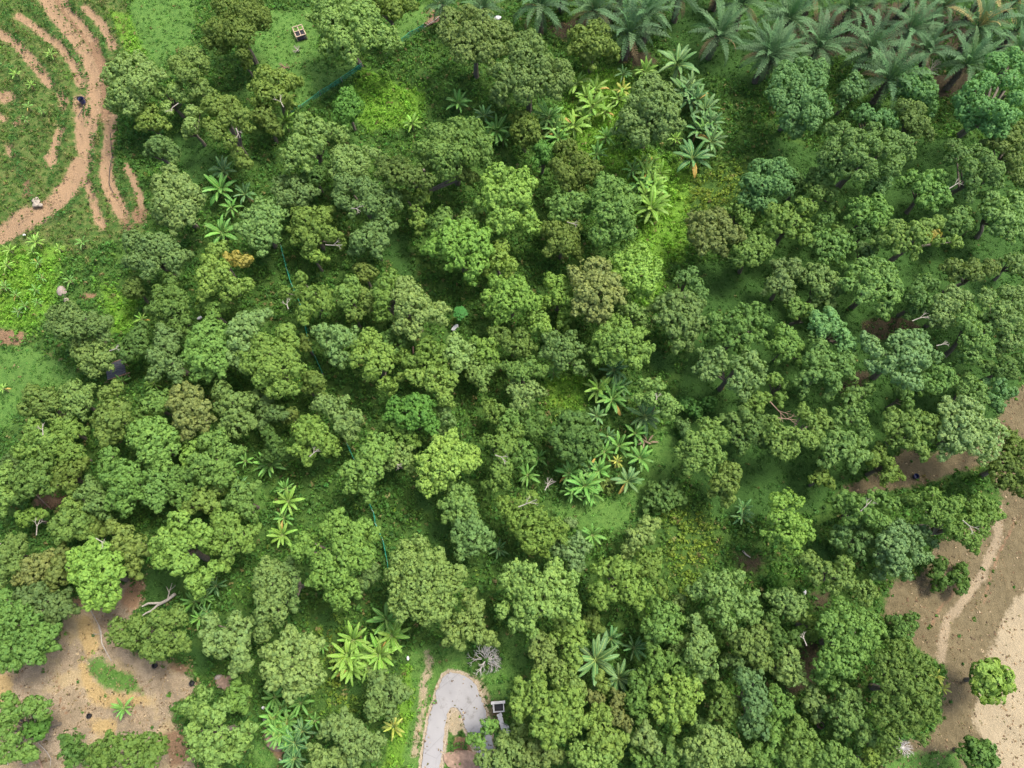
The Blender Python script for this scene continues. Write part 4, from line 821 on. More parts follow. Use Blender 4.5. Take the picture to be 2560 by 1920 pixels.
# bare boughs showing over crowns: sheet, x, y, direction (degrees in plan), length m, bark
BOUGHS = """
00 1130,700,250,2.6,p 1545,860,300,2.4,p
10 160,660,120,2.2,p 655,1365,330,2.2,p 500,1590,350,2.6,p
11 375,1275,40,1.6,p 910,1345,320,1.8,p 205,310,100,1.6,p 1590,1310,330,2.0,p
21 95,1605,20,2.4,p 935,920,80,1.6,p 235,1480,60,1.8,p
02 650,190,330,1.8,p 250,100,80,2.2,p
01 275,1125,100,1.6,p 745,605,10,1.8,p
31 635,1615,45,2.2,p 60,1000,300,3.2,b 120,1060,345,2.4,b 985,405,15,2.4,p 1130,575,5,1.6,p
30 1210,1200,30,2.0,p
20 390,1450,330,1.8,p
32 1300,95,300,2.0,p 235,825,110,1.6,p
"""
def forked(m, p, az, L, rad, rs, depth_=2, el=.25):
    d = np.array([math.cos(az)*math.cos(el), math.sin(az)*math.cos(el), math.sin(el)]); p = np.array(p, float)
    q = p + d*L*.5 + rs.normal(0, .05*L, 3); e = p + d*L + rs.normal(0, .07*L, 3)
    m.tube([p, q, e], [rad, rad*.75, rad*.35], 5)
    if depth_:
        forked(m, q, az+rs.uniform(.4, .8), L*.55, rad*.6, rs, depth_-1, el+.15); forked(m, q+(e-q)*.3, az-rs.uniform(.4, .8), L*.5, rad*.55, rs, depth_-1, el)
TT = np.array([(t[0], t[1]) for t in TREE_TAB])
for line in BOUGHS.strip().splitlines():
    code, *qs = line.split()
    for q in qs:
        x, y, a, L, k = q.split(','); u, v = sp(code, float(x), float(y))
        i = int(np.argmin(((TT-[u, v])**2).sum(1)/np.array([t[4] for t in TREE_TAB])**2)); _, _, root, hc, Rm = TREE_TAB[i]
        px_, py_, pz_ = place(u, v, hc + .62*Rm); rs = np.random.RandomState(abs(int(u+v))); m = MB()
        L = float(L); az = R(float(a)); p0 = np.array([float(px_)-root.location.x, float(py_)-root.location.y, float(pz_)-root.location.z])
        L *= .8; forked(m, p0 - np.array([math.cos(az), math.sin(az), 0])*L*.5 - [0, 0, .15], az, L, .06, rs)
        m.build('bare_branch', PALE_BARK if k == 'p' else BROWN_BARK, root)

# ------------------------------------------------------------------ oil palms
def frond_mesh(droop, seed):
    rs = np.random.RandomState(seed); n = 30; T = np.linspace(0, 1, n+1); ang = .15 - droop*T**1.3
    xs = np.r_[0, np.cumsum(np.cos(ang[:-1]))/n]; zs = np.r_[0, np.cumsum(np.sin(ang[:-1]))/n]
    m = MB(); m.tube([(xs[i], 0, zs[i]) for i in range(0, n+1, 3)], list(np.linspace(.013, .003, n//3+1)), 4)
    for i in range(5, n):
        t = i/n; ln = .135*math.sin(math.pi*min(1, .16+t*.86))**.7*rs.uniform(.85, 1.1)
        for s in (-1, 1):
            for kk in range(1):
                fw = .45+rs.uniform(-.2, .2); up = .08+rs.uniform(-.22, .22); c = np.array([xs[i], 0, zs[i]]); a = ang[min(i, n)]
                tip = c + ln*np.array([fw*math.cos(a)*.62, s*.84, up + fw*.6*math.sin(a) - .10])
                mid = c + ln*.5*np.array([fw*math.cos(a)*.6, s*.9, up + .12 + fw*.5*math.sin(a)])
                w = np.array([.0095*math.cos(a), 0, .0095*math.sin(a)])
                m.add([c-w*.6, c+w*.6, mid+w*1.1, mid-w*1.1, tip], [(0, 1, 2, 3), (3, 2, 4)])
    return m.mesh('frond', FROND)
FRONDS = [frond_mesh(d, i) for i, d in enumerate((.7, 1.0, 1.35, 1.7, 2.0))]
PALM_BARK = simple('oil_palm_bark', (.11, .09, .065), .95, .45, 4)
def palm_trunk(h, seed):
    rs = np.random.RandomState(seed); m = MB(); m.tube([(0, 0, -.3), (0, 0, h*.4), (0, 0, h*.8), (0, 0, h)], [.48, .40, .36, .24], 9)
    for k in range(46):
        z = .3 + k*(h-.5)/46; a = k*2.4; c = np.array([math.cos(a)*.38, math.sin(a)*.38, z])
        m.tube([c, c+np.array([math.cos(a)*.26, math.sin(a)*.26, .24])], [.09, .05], 4)
    return m.mesh('trunk', PALM_BARK)
PTR = [palm_trunk(1.0*h, i) for i, h in enumerate((4.2, 4.8, 5.4))]
PALM_UV = []; pi_ = 0
for line in PALMS.strip().splitlines():
    code, *qs = line.split()
    for q in qs:
        x, y, r = map(float, q.replace(';', ',').split(',')) if q.count(',') == 2 else (0, 0, 0)
        u, v = sp(code, x, y); rs = np.random.RandomState(500+pi_); h = (4.2, 4.8, 5.4)[pi_ % 3]
        X, Y, Z = map(float, place(u, v, h+.2)); g0 = float(ground_z(X, Y)); Lm = r/2.592*depth(X, Y, Z)/FPX*1.12
        root = empty('oil_palm', (X, Y, g0), 0); root.rotation_euler = (rs.normal(0, .07), rs.normal(0, .07), rs.uniform(0, 6.28)); link('trunk', PTR[pi_ % 3], root)
        nf = 28 + rs.randint(0, 7)
        for k in range(nf):
            t = k/(nf-1); az = k*2.39996 + rs.uniform(-.2, .2); el = R(78 - 82*t**.85) + rs.uniform(-.08, .08)
            f = link('frond', FRONDS[min(4, int(t*4.2+rs.rand()*.8))], root)
            f.location = (math.cos(az)*.16, math.sin(az)*.16, h + .1 - .35*t); f.rotation_euler = (rs.uniform(-.35, .35), -el, az)
            s = Lm*(.82+.24*math.sin(math.pi*min(1, .2+t*.8)))*rs.uniform(.93, 1.06); f.scale = (s, s, s)
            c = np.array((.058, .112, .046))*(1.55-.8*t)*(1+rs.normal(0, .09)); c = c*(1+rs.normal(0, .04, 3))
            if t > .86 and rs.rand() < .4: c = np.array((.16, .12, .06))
            if u > 2330 and v < 120 and rs.rand() < .12: c = np.array((.26, .21, .08))
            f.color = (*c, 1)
        SURVEY.append(dict(o=root, u=u, v=v, noun='oil palm', adj='feathery dark', own=None, short=None, grp='oil palms of the plantation edge', cat='palm tree'))
        PALM_UV.append((u, v)); pi_ += 1

# ------------------------------------------------------------------ bananas
def banana_mat(name, spec):
    m, nt, p = mat_new(name); base = N(nt, 'ShaderNodeObjectInfo').outputs['Color']; co = N(nt, 'ShaderNodeTexCoord').outputs['Object']
    w = N(nt, 'ShaderNodeTexWave', wave_type='BANDS', bands_direction='X', inp={'Scale': 14, 'Distortion': 2, 'Detail': 2}); nt.links.new(co, w.inputs[0])
    col = mix(nt, mathn(nt, 'MULTIPLY', w.outputs['Fac'], .35), base, mix(nt, 1.0, base, (.7, .75, .6), 'MULTIPLY'))
    col = mix(nt, ramp(nt, noise(nt, 5, 3, .6, co), [(.62, (0, 0, 0)), (.72, (.6, .6, .6))]), col, mix(nt, 1.0, base, (1.5, 1.15, .7), 'MULTIPLY'))
    nt.links.new(col, p.inputs['Base Color']); p.inputs['Roughness'].default_value = .5; p.inputs['Specular IOR Level'].default_value = spec
    return m
BANANA = banana_mat('banana_leaf', .18)
RIB = simple('banana_midrib', (.22, .30, .09), .5, .2)
STEM = simple('banana_stem', (.16, .17, .07), .7, .35, 4)
def banana_leaf(arch, seed):
    rs = np.random.RandomState(seed); n = 12; T = np.linspace(0, 1, n+1); ang = .1 - arch*T**1.4
    xs = np.r_[0, np.cumsum(np.cos(ang[:-1]))/n]; zs = np.r_[0, np.cumsum(np.sin(ang[:-1]))/n]; m = MB()
    wid = [.102*math.sin(math.pi*(min(1, max(0, (t-.10)/.90))**.72))**.55 if t > .10 else 0 for t in T]
    for s in (-1, 1):
        for i in range(1, n):
            sag = .25 + rs.uniform(-.12, .18); w0, w1 = wid[i]*rs.uniform(.86, 1.05), wid[i+1]*rs.uniform(.86, 1.05)
            gap = .010 if rs.rand() < .4 else 0; a, b = np.array([xs[i], 0, zs[i]]), np.array([xs[i+1], 0, zs[i+1]])
            oa, ob = a + [gap+.012, s*w0, w0*.28 - w0*sag*1.3], b + [.012-gap, s*w1, w1*.28 - w1*sag*1.3]
            ma, mb = a + [0, s*w0*.5, w0*.26], b + [0, s*w1*.5, w1*.26]
            q = [a, b, mb, ma, oa, ob]; m.add(q, [(0, 1, 2, 3), (3, 2, 5, 4)] if s > 0 else [(3, 2, 1, 0), (4, 5, 2, 3)])
    nf = len(m.f); m.tube([(xs[i], 0, zs[i]+.006) for i in range(0, n+1, 2)], list(np.linspace(.020, .004, n//2+1)), 4)
    me = m.mesh('leaf', BANANA); me.materials.append(RIB); me.polygons.foreach_set('material_index', [0 if i < nf else 1 for i in range(len(me.polygons))]); return me
BLEAF = [banana_leaf(a, 60+i) for i, a in enumerate((.7, 1.0, 1.3, 1.7))]
def banana_stem():
    m = MB(); m.tube([(0, 0, -.1), (.02, 0, .5), (0, .02, 1.0)], [.12, .10, .06], 8); return m.mesh('stem', STEM)
BSTEM = banana_stem()
BCOL = {'b': (.130, .245, .038), 'm': (.085, .205, .040), 'd': (.058, .140, .046), 'g': (.082, .162, .055), 'y': (.24, .27, .05)}
BNAME = {'b': 'bright yellow-green', 'm': 'fresh green', 'd': 'dark green', 'g': 'greyish green', 'y': 'yellowing'}
bi = 0; BUV = []
for line in BANANAS.strip().splitlines():
    code, *qs = line.split()
    for q in qs:
        x, y, r, k = q.split(','); u, v = sp(code, float(x), float(y)); rs = np.random.RandomState(900+bi)
        X, Y, Z = place(u, v, 1.5); Lm = float(r)/2.592*float(depth(X, Y, Z))/FPX*(1.28 if not (code == '00' and float(x) < 700 or code == '01' and float(x) < 500) else .85); h = .55+.62*Lm
        X, Y, Z = map(float, place(u, v, h)); g0 = float(ground_z(X, Y))
        root = empty('banana_plant', (X, Y, g0)); st = link('stem', BSTEM, root); st.scale = (1, 1, h)
        nl = 9 if Lm < 1.2 else 12 if Lm < 2 else 14; a0 = rs.uniform(0, 6.28)
        for j in range(nl):
            t = j/(nl-1); az = a0 + j*2.39996 + rs.uniform(-.25, .25); el = R(66-52*t) + rs.uniform(-.12, .12)
            f = link('leaf', BLEAF[min(3, int(t*2.6+rs.rand()*1.3))], root); f.location = (math.cos(az)*.05, math.sin(az)*.05, h-.05-.1*t)
            f.rotation_euler = (rs.uniform(-.3, .3), -el, az); s = Lm*rs.uniform(.82, 1.1); f.scale = (s, s*rs.uniform(.85, 1.15), s)
            c = np.array(BCOL[k])*(1+rs.normal(0, .12))*(1+rs.normal(0, .05, 3))
            if t > .7 and rs.rand() < .06: c = np.array((.30, .20, .05))
            f.color = (*np.clip(c, .01, 1), 1)
        for j in range(rs.randint(0, 3)):                            # dead leaves hanging by the stem
            f = link('dead_leaf', BLEAF[3], root); f.location = (0, 0, h-.2); f.rotation_euler = (rs.uniform(-.5, .5), rs.uniform(.25, .8), rs.uniform(0, 6.28)); s = Lm*rs.uniform(.6, .85); f.scale = (s, s*.6, s); f.color = (.20*rs.uniform(.7, 1.2), .135, .06, 1)
        SURVEY.append(dict(o=root, u=u, v=v, noun='banana plant', adj=('small ' if Lm < 1.3 else '')+BNAME[k], own=None, short=None, grp='banana plants among the trees', cat='banana plant'))
        bi += 1

# ------------------------------------------------------------------ ground cover nobody could count
def scatter():
    rs = np.random.RandomState(21); n0 = 150000
    x = rs.uniform(-96, 96, n0); y = rs.uniform(-22, 112, n0); u, v = photo(x, y, ground_z(x, y))
    k = (u > -220) & (u < 2780) & (v > -200) & (v < 2140); x, y = x[k], y[k]; Pq = np.stack([x, y], 1)
    zm = {z: zone_mask(z, Pq) for z in ZONES}
    w1, w2, w3 = Waves(1, 3.2), Waves(2, 9), Waves(4, 1.5)
    a1, a2, a3 = w1(x, y), w2(x, y), w3(x, y)
    jag = .25*a3
    dens = np.ones(len(x))*.95
    turf_shade = zm['turf_shade']+jag > .5; lawn = (zm['lawn']+jag > .5) | turf_shade
    weed = (zm['weed'] > .5) & ~lawn; dens[weed] = .62
    for z, dd in (('dry', .012), ('litter', .035), ('yellow', .02), ('clay', .10), ('dirt', .07), ('sand', .004), ('tread', .02)): dens[zm[z]+jag*.9 > .5] = dd
    dens[(zm['hedge']+jag*.6 > .5)] = 1.2; dens[zm['soil_shade']+jag*.9 > .5] = .10; dens[lawn] = .55
    dens[zm['rim'] > .35] = .05; dens[road_inside(Pq)] = 0
    dens *= np.clip(1.0 + .45*a1, .25, 1.3)
    s = rs.rand(len(x)) < dens
    x, y, a1, a2, a3, lawn, weed, turf_shade = x[s], y[s], a1[s], a2[s], a3[s], lawn[s], weed[s], turf_shade[s]; zz = {z: zm[z][s] for z in zm}; n = len(x)
    hgt = np.clip(.45 + .55*a1 + .25*a3, .05, 1.5)*rs.uniform(.7, 1.1, n); edgew = weed & (zz['dirt'] > .03); hgt[edgew] = np.maximum(hgt[edgew], .35)*1.3; hgt[lawn] *= np.where(rs.rand(lawn.sum()) < .12, .5, .12)
    rad = rs.uniform(.22, .45, n); rad[lawn] *= .6; rad[weed] *= .75; hedge = weed & (zz['hedge']+.15*a3 > .5); hgt[hedge] = rs.uniform(.5, 1.3, hedge.sum())/.6; rad[hedge] *= 1.3; hgt[weed] *= .6
    sparse = (np.maximum.reduce([zz['dry'], zz['litter'], zz['yellow'], zz['dirt'], zz['sand']]) > .45) & ~lawn; hgt[sparse] = .06; rad[sparse] *= .5
    dark, mid, bri, yel = map(np.array, ((.045, .118, .026), (.080, .185, .036), (.150, .310, .034), (.165, .235, .034)))
    t = np.clip(.45+.4*a2+.25*rs.normal(size=n), 0, 1)[:, None]; col = dark*(1-t)+mid*t
    b = np.clip(zz['bright']*1.3 - .05 + .2*rs.normal(size=n), 0, 1)[:, None]; col = col*(1-b)+bri*b
    g = np.clip(zz['golden']*1.0 - .05 + .2*rs.normal(size=n), 0, 1)[:, None]; col = col*(1-g)+yel*g
    col[lawn] = col[lawn]*.2 + (np.array((.085, .190, .040))*np.clip(1+.35*a1[lawn]+.25*a3[lawn], .5, 1.5)[:, None])*.8
    col[turf_shade] = col[turf_shade]*.3 + np.array((.038, .096, .022))*.75  # tufts darkened too, canopy shade put into their leaf colour
    col[weed] = col[weed]*.55 + (np.array((.105, .150, .030))*np.clip(.7+.5*a2[weed], .3, 1.2)[:, None])*.5
    odd = (rs.rand(n) < .04) | (weed & (rs.rand(n) < .22)); col[odd] = np.array((.17, .165, .06)); col[hedge] = np.array((.055, .135, .030))*(1+rs.normal(0, .2, (hedge.sum(), 1))); col *= (1+rs.normal(0, .14, (n, 1)))*(1+rs.normal(0, .05, (n, 3)))
    K = 6; z0 = ground_z(x, y)+hgt*.6
    d = unit(rs.normal(size=(n*K, 3))*[1, 1, .8] + [0, 0, .75]); ctr = np.repeat(np.stack([x, y, z0], 1), K, 0)
    flat = np.repeat(np.where(lawn | sparse, .35, .85), K)[:, None]
    pos = ctr + d*np.repeat(rad, K)[:, None]*np.c_[np.ones(n*K), np.ones(n*K), flat[:, 0]]
    pos[:, 2] = np.maximum(pos[:, 2], ground_z(pos[:, 0], pos[:, 1])+.03)
    size = np.repeat(np.where(lawn, .22, np.where(weed, .26, .34))*rs.uniform(.7, 1.3, n), K)
    tri = leaf_tris(pos, unit(d + rs.normal(size=d.shape)*.35), size, rs).reshape(-1, 3, 3)
    fc = np.clip(np.repeat(col, K, 0)*(1+rs.normal(0, .10, (n*K, 1))), .004, .6)
    lawn_f, weed_f = np.repeat(lawn, K), np.repeat(weed, K)
    # dead leaves and twigs lying on the bare ground
    m0 = 60000; lx, ly = rs.uniform(-96, 96, m0), rs.uniform(-16, 100, m0); Lq = np.stack([lx, ly], 1); uu, vv = photo(lx, ly, ground_z(lx, ly))
    dn = np.maximum.reduce([zone_mask('litter', Lq)*.9, zone_mask('dry', Lq)*.55, zone_mask('yellow', Lq)*.5, zone_mask('clay', Lq)*.6, zone_mask('dirt', Lq)*.35, zone_mask('rim', Lq)*.8, zone_mask('sand', Lq)*.12])
    dn = np.maximum(dn, road_inside(Lq)*.04)*np.clip(.8+.8*w1(lx, ly), .1, 1.6); k = (rs.rand(m0) < dn*1.2) & (uu > -150) & (uu < 2700) & (vv > -150) & (vv < 2080); lx, ly = np.repeat(lx[k], 2)+rs.normal(0, .15, 2*k.sum()), np.repeat(ly[k], 2)+rs.normal(0, .15, 2*k.sum()); q = len(lx)
    zz_ = ground_z(lx, ly)+.05+np.where(road_inside(np.stack([lx, ly], 1)), .12, 0)
    lt = leaf_tris(np.stack([lx, ly, zz_], 1), unit(np.c_[rs.normal(0, .35, (q, 2)), np.ones(q)]), rs.uniform(.10, .34, q), rs)
    pal = np.array(((.16, .10, .06), (.27, .19, .11), (.10, .07, .045), (.36, .28, .18), (.20, .15, .08), (.13, .12, .05)))[rs.randint(0, 6, q)]
    o = link('fallen_leaves', soup('fallen_leaves', lt, 3, SCRUB, face_col=pal*(1+rs.normal(0, .15, (q, 1))))); tag(o, 'dry brown leaves and twigs scattered over the bare ground', 'leaf litter', kind='stuff')
    for nm, sel in (('undergrowth', ~lawn_f & ~weed_f), ('terrace_weeds', weed_f), ('lawn_grass', lawn_f)):
        o = link(nm, soup(nm, tri[sel].reshape(-1, 3), 3, SCRUB, face_col=fc[sel]))
        tag(o, {'undergrowth': 'dense green undergrowth covering the ground between the trees', 'terrace_weeds': 'patchy weeds and grass on the terrace banks', 'lawn_grass': 'short bright grass in the clearings'}[nm],
            {'undergrowth': 'undergrowth', 'terrace_weeds': 'weeds', 'lawn_grass': 'grass'}[nm], kind='stuff')
    print('scatter', n*K)
scatter()
# ------------------------------------------------------------------ small things
WOOD = simple('weathered_wood', (.30, .23, .16), .85, .35, 5); BLACK = simple('black_plastic', (.012, .012, .014), .5, .3, 5)
WHITE = simple('white_plastic', (.5, .5, .5), .6, .1, 5); BLUE = simple('dark_blue_plastic', (.03, .038, .11), .45, .25, 5)
STONE = simple('pale_stone', (.24, .205, .165), .9, .3, 3); GREYSTONE = simple('greyish_pink_rock', (.20, .165, .14), .9, .3, 2)
CONC = simple('pale_concrete', (.5, .48, .45), .9, .2, 4); STEELP = simple('slate_roof_sheet', (.05, .053, .062), .6, .3, 3)
RUST = simple('rusty_brown_sheet', (.17, .10, .07), .8, .4, 3); POSTM = simple('fence_post', (.30, .27, .23), .9, .3, 5)
DEADLEAF = simple('dead_leaf', (.25, .17, .11), .85, .4, 6)
def at(code, x, y, h=0.0): u, v = sp(code, x, y); X, Y, Z = place(u, v, h); return float(X), float(Y), float(ground_z(X, Y))
def reg(o, code, x, y, label, cat, short=None, group=None):
    u, v = sp(code, x, y); tag(o, label, cat, group)
    SURVEY.append(dict(o=o, u=u, v=v, noun=None, own=label, short=short, grp=None, cat=cat)); return o
def rock_mesh(name, r, seed, mat):
    import bmesh
    bm = bmesh.new(); bmesh.ops.create_icosphere(bm, subdivisions=2, radius=1); rs = np.random.RandomState(seed); k = rs.normal(size=(4, 3))
    for v_ in bm.verts:
        p = np.array(v_.co); f = 1 + .16*sum(math.sin(2.3*(p @ q)) for q in k)/2; v_.co = v_.co*f; v_.co.x *= r[0]; v_.co.y *= r[1]; v_.co.z *= r[2]
    me = bpy.data.meshes.new(name); bm.to_mesh(me); bm.free(); me.materials.append(mat); return me
# wooden crate on the lawn
c0 = at('10', 285, 218, .5); root = empty('wooden_crate', c0, R(24)); W_, D_, H_ = 1.5, 2.1, .95
for x in (-W_/2, W_/2):
    for y in (-D_/2, 0, D_/2):
        m = MB(); m.box((x, y, H_/2), (.11, .11, H_)); m.build('post', WOOD, root)
for z in (H_+.04,):
    for x in (-W_/2, 0, W_/2): m = MB(); m.box((x, 0, z), (.12, D_+.12, .07)); m.build('rail', WOOD, root)
    for y in (-D_/2, .05, D_/2): m = MB(); m.box((0, y, z+.075), (W_+.12, .13, .07)); m.build('rail', WOOD, root)
m = MB(); m.box((0, 0, .10), (W_-.15, D_-.15, .12)); m.build('lining', BLACK, root)
m = MB(); m.box((0, -D_/4-.12, H_-.12), (W_-.13, D_/2-.25, .08)); m.build('black_cover', BLACK, root)
for sx in (-1, 1):
    for z in (.3, .6): m = MB(); m.box((sx*(W_/2+.07), 0, z), (.03, D_, .16)); m.build('side_board', WOOD, root)
reg(root, '10', 285, 218, 'small open wooden crate with a black lining standing on the lawn', 'crate', 'the wooden crate')
# drum, hose, bags, stones on the terraces
def bucket(name, code, x, y, r, h, mat, label, cat, short=None, inner=BLACK):
    root = empty(name, at(code, x, y)); m = MB(); n = 14; vs = []
    for rr, z in ((r*.82, 0), (r, h), (r*.9, h), (r*.78, h*.25)): vs += [(rr*math.cos(2*math.pi*k/n), rr*math.sin(2*math.pi*k/n), z) for k in range(n)]
    m.add(vs, [(i*n+k, i*n+(k+1) % n, (i+1)*n+(k+1) % n, (i+1)*n+k) for i in range(3) for k in range(n)] + [tuple(range(n))[::-1], tuple(3*n+k for k in range(n))])
    m.build('body', mat, root); m = MB(); m.tube([(r*1.02*math.cos(2*math.pi*k/n), r*1.02*math.sin(2*math.pi*k/n), h) for k in range(n+1)], .035, 5); m.build('rim', inner, root)
    return reg(root, code, x, y, label, cat, short)
bucket('drum', '00', 541, 664, .42, .75, BLUE, 'dark blue drum on the bare dirt pad of the terraces', 'drum', 'the blue drum')
bucket('drum', '00', 524, 655, .30, .6, BLACK, 'small black drum touching the dark blue drum on the dirt pad', 'drum')
bucket('bucket', '02', 1010, 996, .27, .38, BLACK, 'black bucket under the open lobed tree at the yellow clearing', 'bucket')
bucket('bucket', '02', 1250, 1110, .27, .38, BLACK, 'black bucket at the right end of the yellow clearing', 'bucket')
bucket('bucket', '02', 585, 1320, .25, .36, BLACK, 'black bucket in the lower middle of the yellow clearing', 'bucket')
bucket('bucket', '32', 325, 1380, .36, .7, RUST, 'dark rusty drum half hidden between trees at the lower right', 'drum')
bucket('bucket', '31', 950, 1432, .32, .5, BLUE, 'faded blue tub on the bare brown ground at the right', 'tub', 'the blue tub')
def hose(code, pts, rad, mat, name, label, cat):
    P3 = []
    for q in pts.split():
        x, y = map(float, q.split(',')); X, Y, Z = at(code, x, y); P3.append((X, Y, Z+rad*.8))
    c = P3[0]; m = MB(); m.tube([(p[0]-c[0], p[1]-c[1], p[2]-c[2]) for p in P3], rad, 5); o = m.build(name, mat); o.location = c
    x, y = map(float, pts.split()[0].split(',')); return reg(o, code, x, y, label, cat)
hose('00', '478,640 500,628 530,626 550,640 552,670 540,700 520,735 505,760', .05, BLACK, 'hose', 'thin black hose looping round the blue drum', 'hose')
hose('00', '715,860 720,930 728,1010 712,1090 706,1180 716,1215 735,1250', .045, BLACK, 'hose', 'thin black hose lying along the right edge of a dirt strip', 'hose')
for k, (x, y, r) in enumerate(((225, 1305, .42), (250, 1312, .48), (238, 1330, .5), (266, 1330, .36), (242, 1290, .3))):
    o = link('stone', rock_mesh('stone', (r, r*.8, r*.6), k, STONE)); c = at('00', x, y); o.location = (c[0], c[1], c[2]+r*.3)
    reg(o, '00', x, y, ('whitish stone in the little heap at the foot of the terrace ditch, ' + ('leftmost', 'middle', 'lowest', 'rightmost', 'topmost')[k]), 'stone', None, 'stones heaped at the terrace foot')
def bag(code, x, y, s, label, mat=WHITE, short=None):
    o = link('bag', rock_mesh('bag', (s, s*.6, s*.45), int(x), mat)); c = at(code, x, y, .3); o.location = (c[0], c[1], c[2]+s*.4+.2); o.rotation_euler.z = x
    return reg(o, code, x, y, label, 'bag', short)
bag('00', 157, 1522, .22, 'tiny white bag beside the sandy track at the left edge')
bag('10', 1562, 127, .7, 'white sack under the yellow palm fronds at the upper edge', WHITE, 'the white sack')
bag('11', 1292, 466, .6, 'white bag below the vivid papaya sapling', WHITE)
bag('01', 1295, 400, .35, 'bluish white bag caught between crowns left of centre')
bag('12', 985, 948, .25, 'little white bag beside the bright banana clump')
bag('22', 582, 1050, .35, 'white bag by the big greyish banana plant'); bag('32', 237, 520, .3, 'small white bag on shaded brown ground at the lower right')
bag('12', 50, 1270, .25, 'small white bag by the bananas at the lower left')
o = link('boulder', rock_mesh('boulder', (.6, .9, .55), 77, GREYSTONE)); c = at('01', 412, 240); o.location = (c[0], c[1], c[2]+.4); o.rotation_euler.z = .45
reg(o, '01', 412, 240, 'big pale pinkish boulder lying in the grass on the left', 'boulder', 'the big pale boulder')
o = link('stone', rock_mesh('stone', (.4, .35, .3), 78, STONE)); c = at('01', 432, 290); o.location = (c[0], c[1], c[2]+.15)
reg(o, '01', 432, 290, 'smaller grey stone just below the big pale boulder', 'stone')
# dark-roofed shack
root = empty('shack', at('01', 765, 745, 1.2), R(18))
for sx in (-1, 1):
    for sy in (-1, 1): m = MB(); m.tube([(sx*.95, sy*.75, -.2), (sx*.95, sy*.75, 1.6+.25*(sx+1)/2)], .06, 6); m.build('post', WOOD, root)
m = MB()
for k in range(14):
    y0, y1 = -1.0+k*2/14, -1.0+(k+1)*2/14; z0, z1 = (.03, 0) if k % 2 else (0, .03)
    m.add([(-1.25, y0, 1.62+z0), (1.25, y0, 2.0+z0), (1.25, y1, 2.0+z1), (-1.25, y1, 1.62+z1), (-1.25, y0, 1.60+z0), (1.25, y0, 1.98+z0), (1.25, y1, 1.98+z1), (-1.25, y1, 1.60+z1)], [(0, 1, 2, 3), (7, 6, 5, 4), (0, 3, 7, 4), (1, 5, 6, 2)])
m.build('roof', STEELP, root)
for sy in (-1.04, 1.04): m = MB(); m.tube([(-1.3, sy, 1.58), (1.75, sy*1.1, 2.02)], .06, 6); m.build('eave_pole', BROWN_BARK, root)
m = MB(); m.box((-.95, 0, .8), (.06, 1.5, 1.5)); m.build('back_board', RUST, root)
reg(root, '01', 765, 745, 'small shack with a dark slate-coloured roof sunk among the trees on the left', 'shack', 'the dark-roofed shack')
# concrete sump and broken channel by the loop
root = empty('concrete_sump', at('12', 1572, 1262, .3), R(4)); a, b, h, t = 1.1, .85, .6, .17
for nm, c, d in (('wall', (0, b/2, h/2-.1), (a+t, t, h)), ('wall', (-a/2, -.05, h/2-.1), (t, b-.08, h-.04)), ('wall', (a/2, -.05, h/2-.1), (t*.6, b-.08, h-.12)), ('wall', (0, -b/2-.07, h/2-.15), (a+t, t*.7, h-.25)), ('coping', (-.02, b/2+.02, h+.02), (a+.45, t+.12, .13))):
    m = MB(); m.box(c, d); m.build(nm, CONC, root)
m = MB(); m.box((0, -.05, .06), (a-t, b-t, .08)); m.build('dark_floor', BLACK, root)
reg(root, '12', 1572, 1262, 'white concrete sump with a dark open pit on the right of the asphalt loop', 'sump', 'the concrete sump')
root = empty('drain_channel', at('12', 1608, 1370), 0); c = np.array(at('12', 1608, 1370)); rsx = np.random.RandomState(4)
for lane, (pa, pb) in enumerate((((1572, 1305), (1618, 1440)), ((1612, 1370), (1645, 1445)))):
    A, B = np.array(at('12', *pa)), np.array(at('12', *pb)); az = math.atan2(B[1]-A[1], B[0]-A[0])
    for k in range(6 if lane == 0 else 4):
        n = 6 if lane == 0 else 4; q = A+(B-A)*(k+.5)/n - c; m = MB(); m.box((q[0]+rsx.uniform(-.05, .05), q[1], q[2]+.16), (np.linalg.norm(B-A)/n*.97, .52+rsx.uniform(-.06, .06), .36), az+rsx.uniform(-.12, .12), rsx.uniform(-.06, .06)); m.build('block', CONC, root)
reg(root, '12', 1608, 1380, 'broken line of pale concrete drain blocks running down from the sump', 'drain')
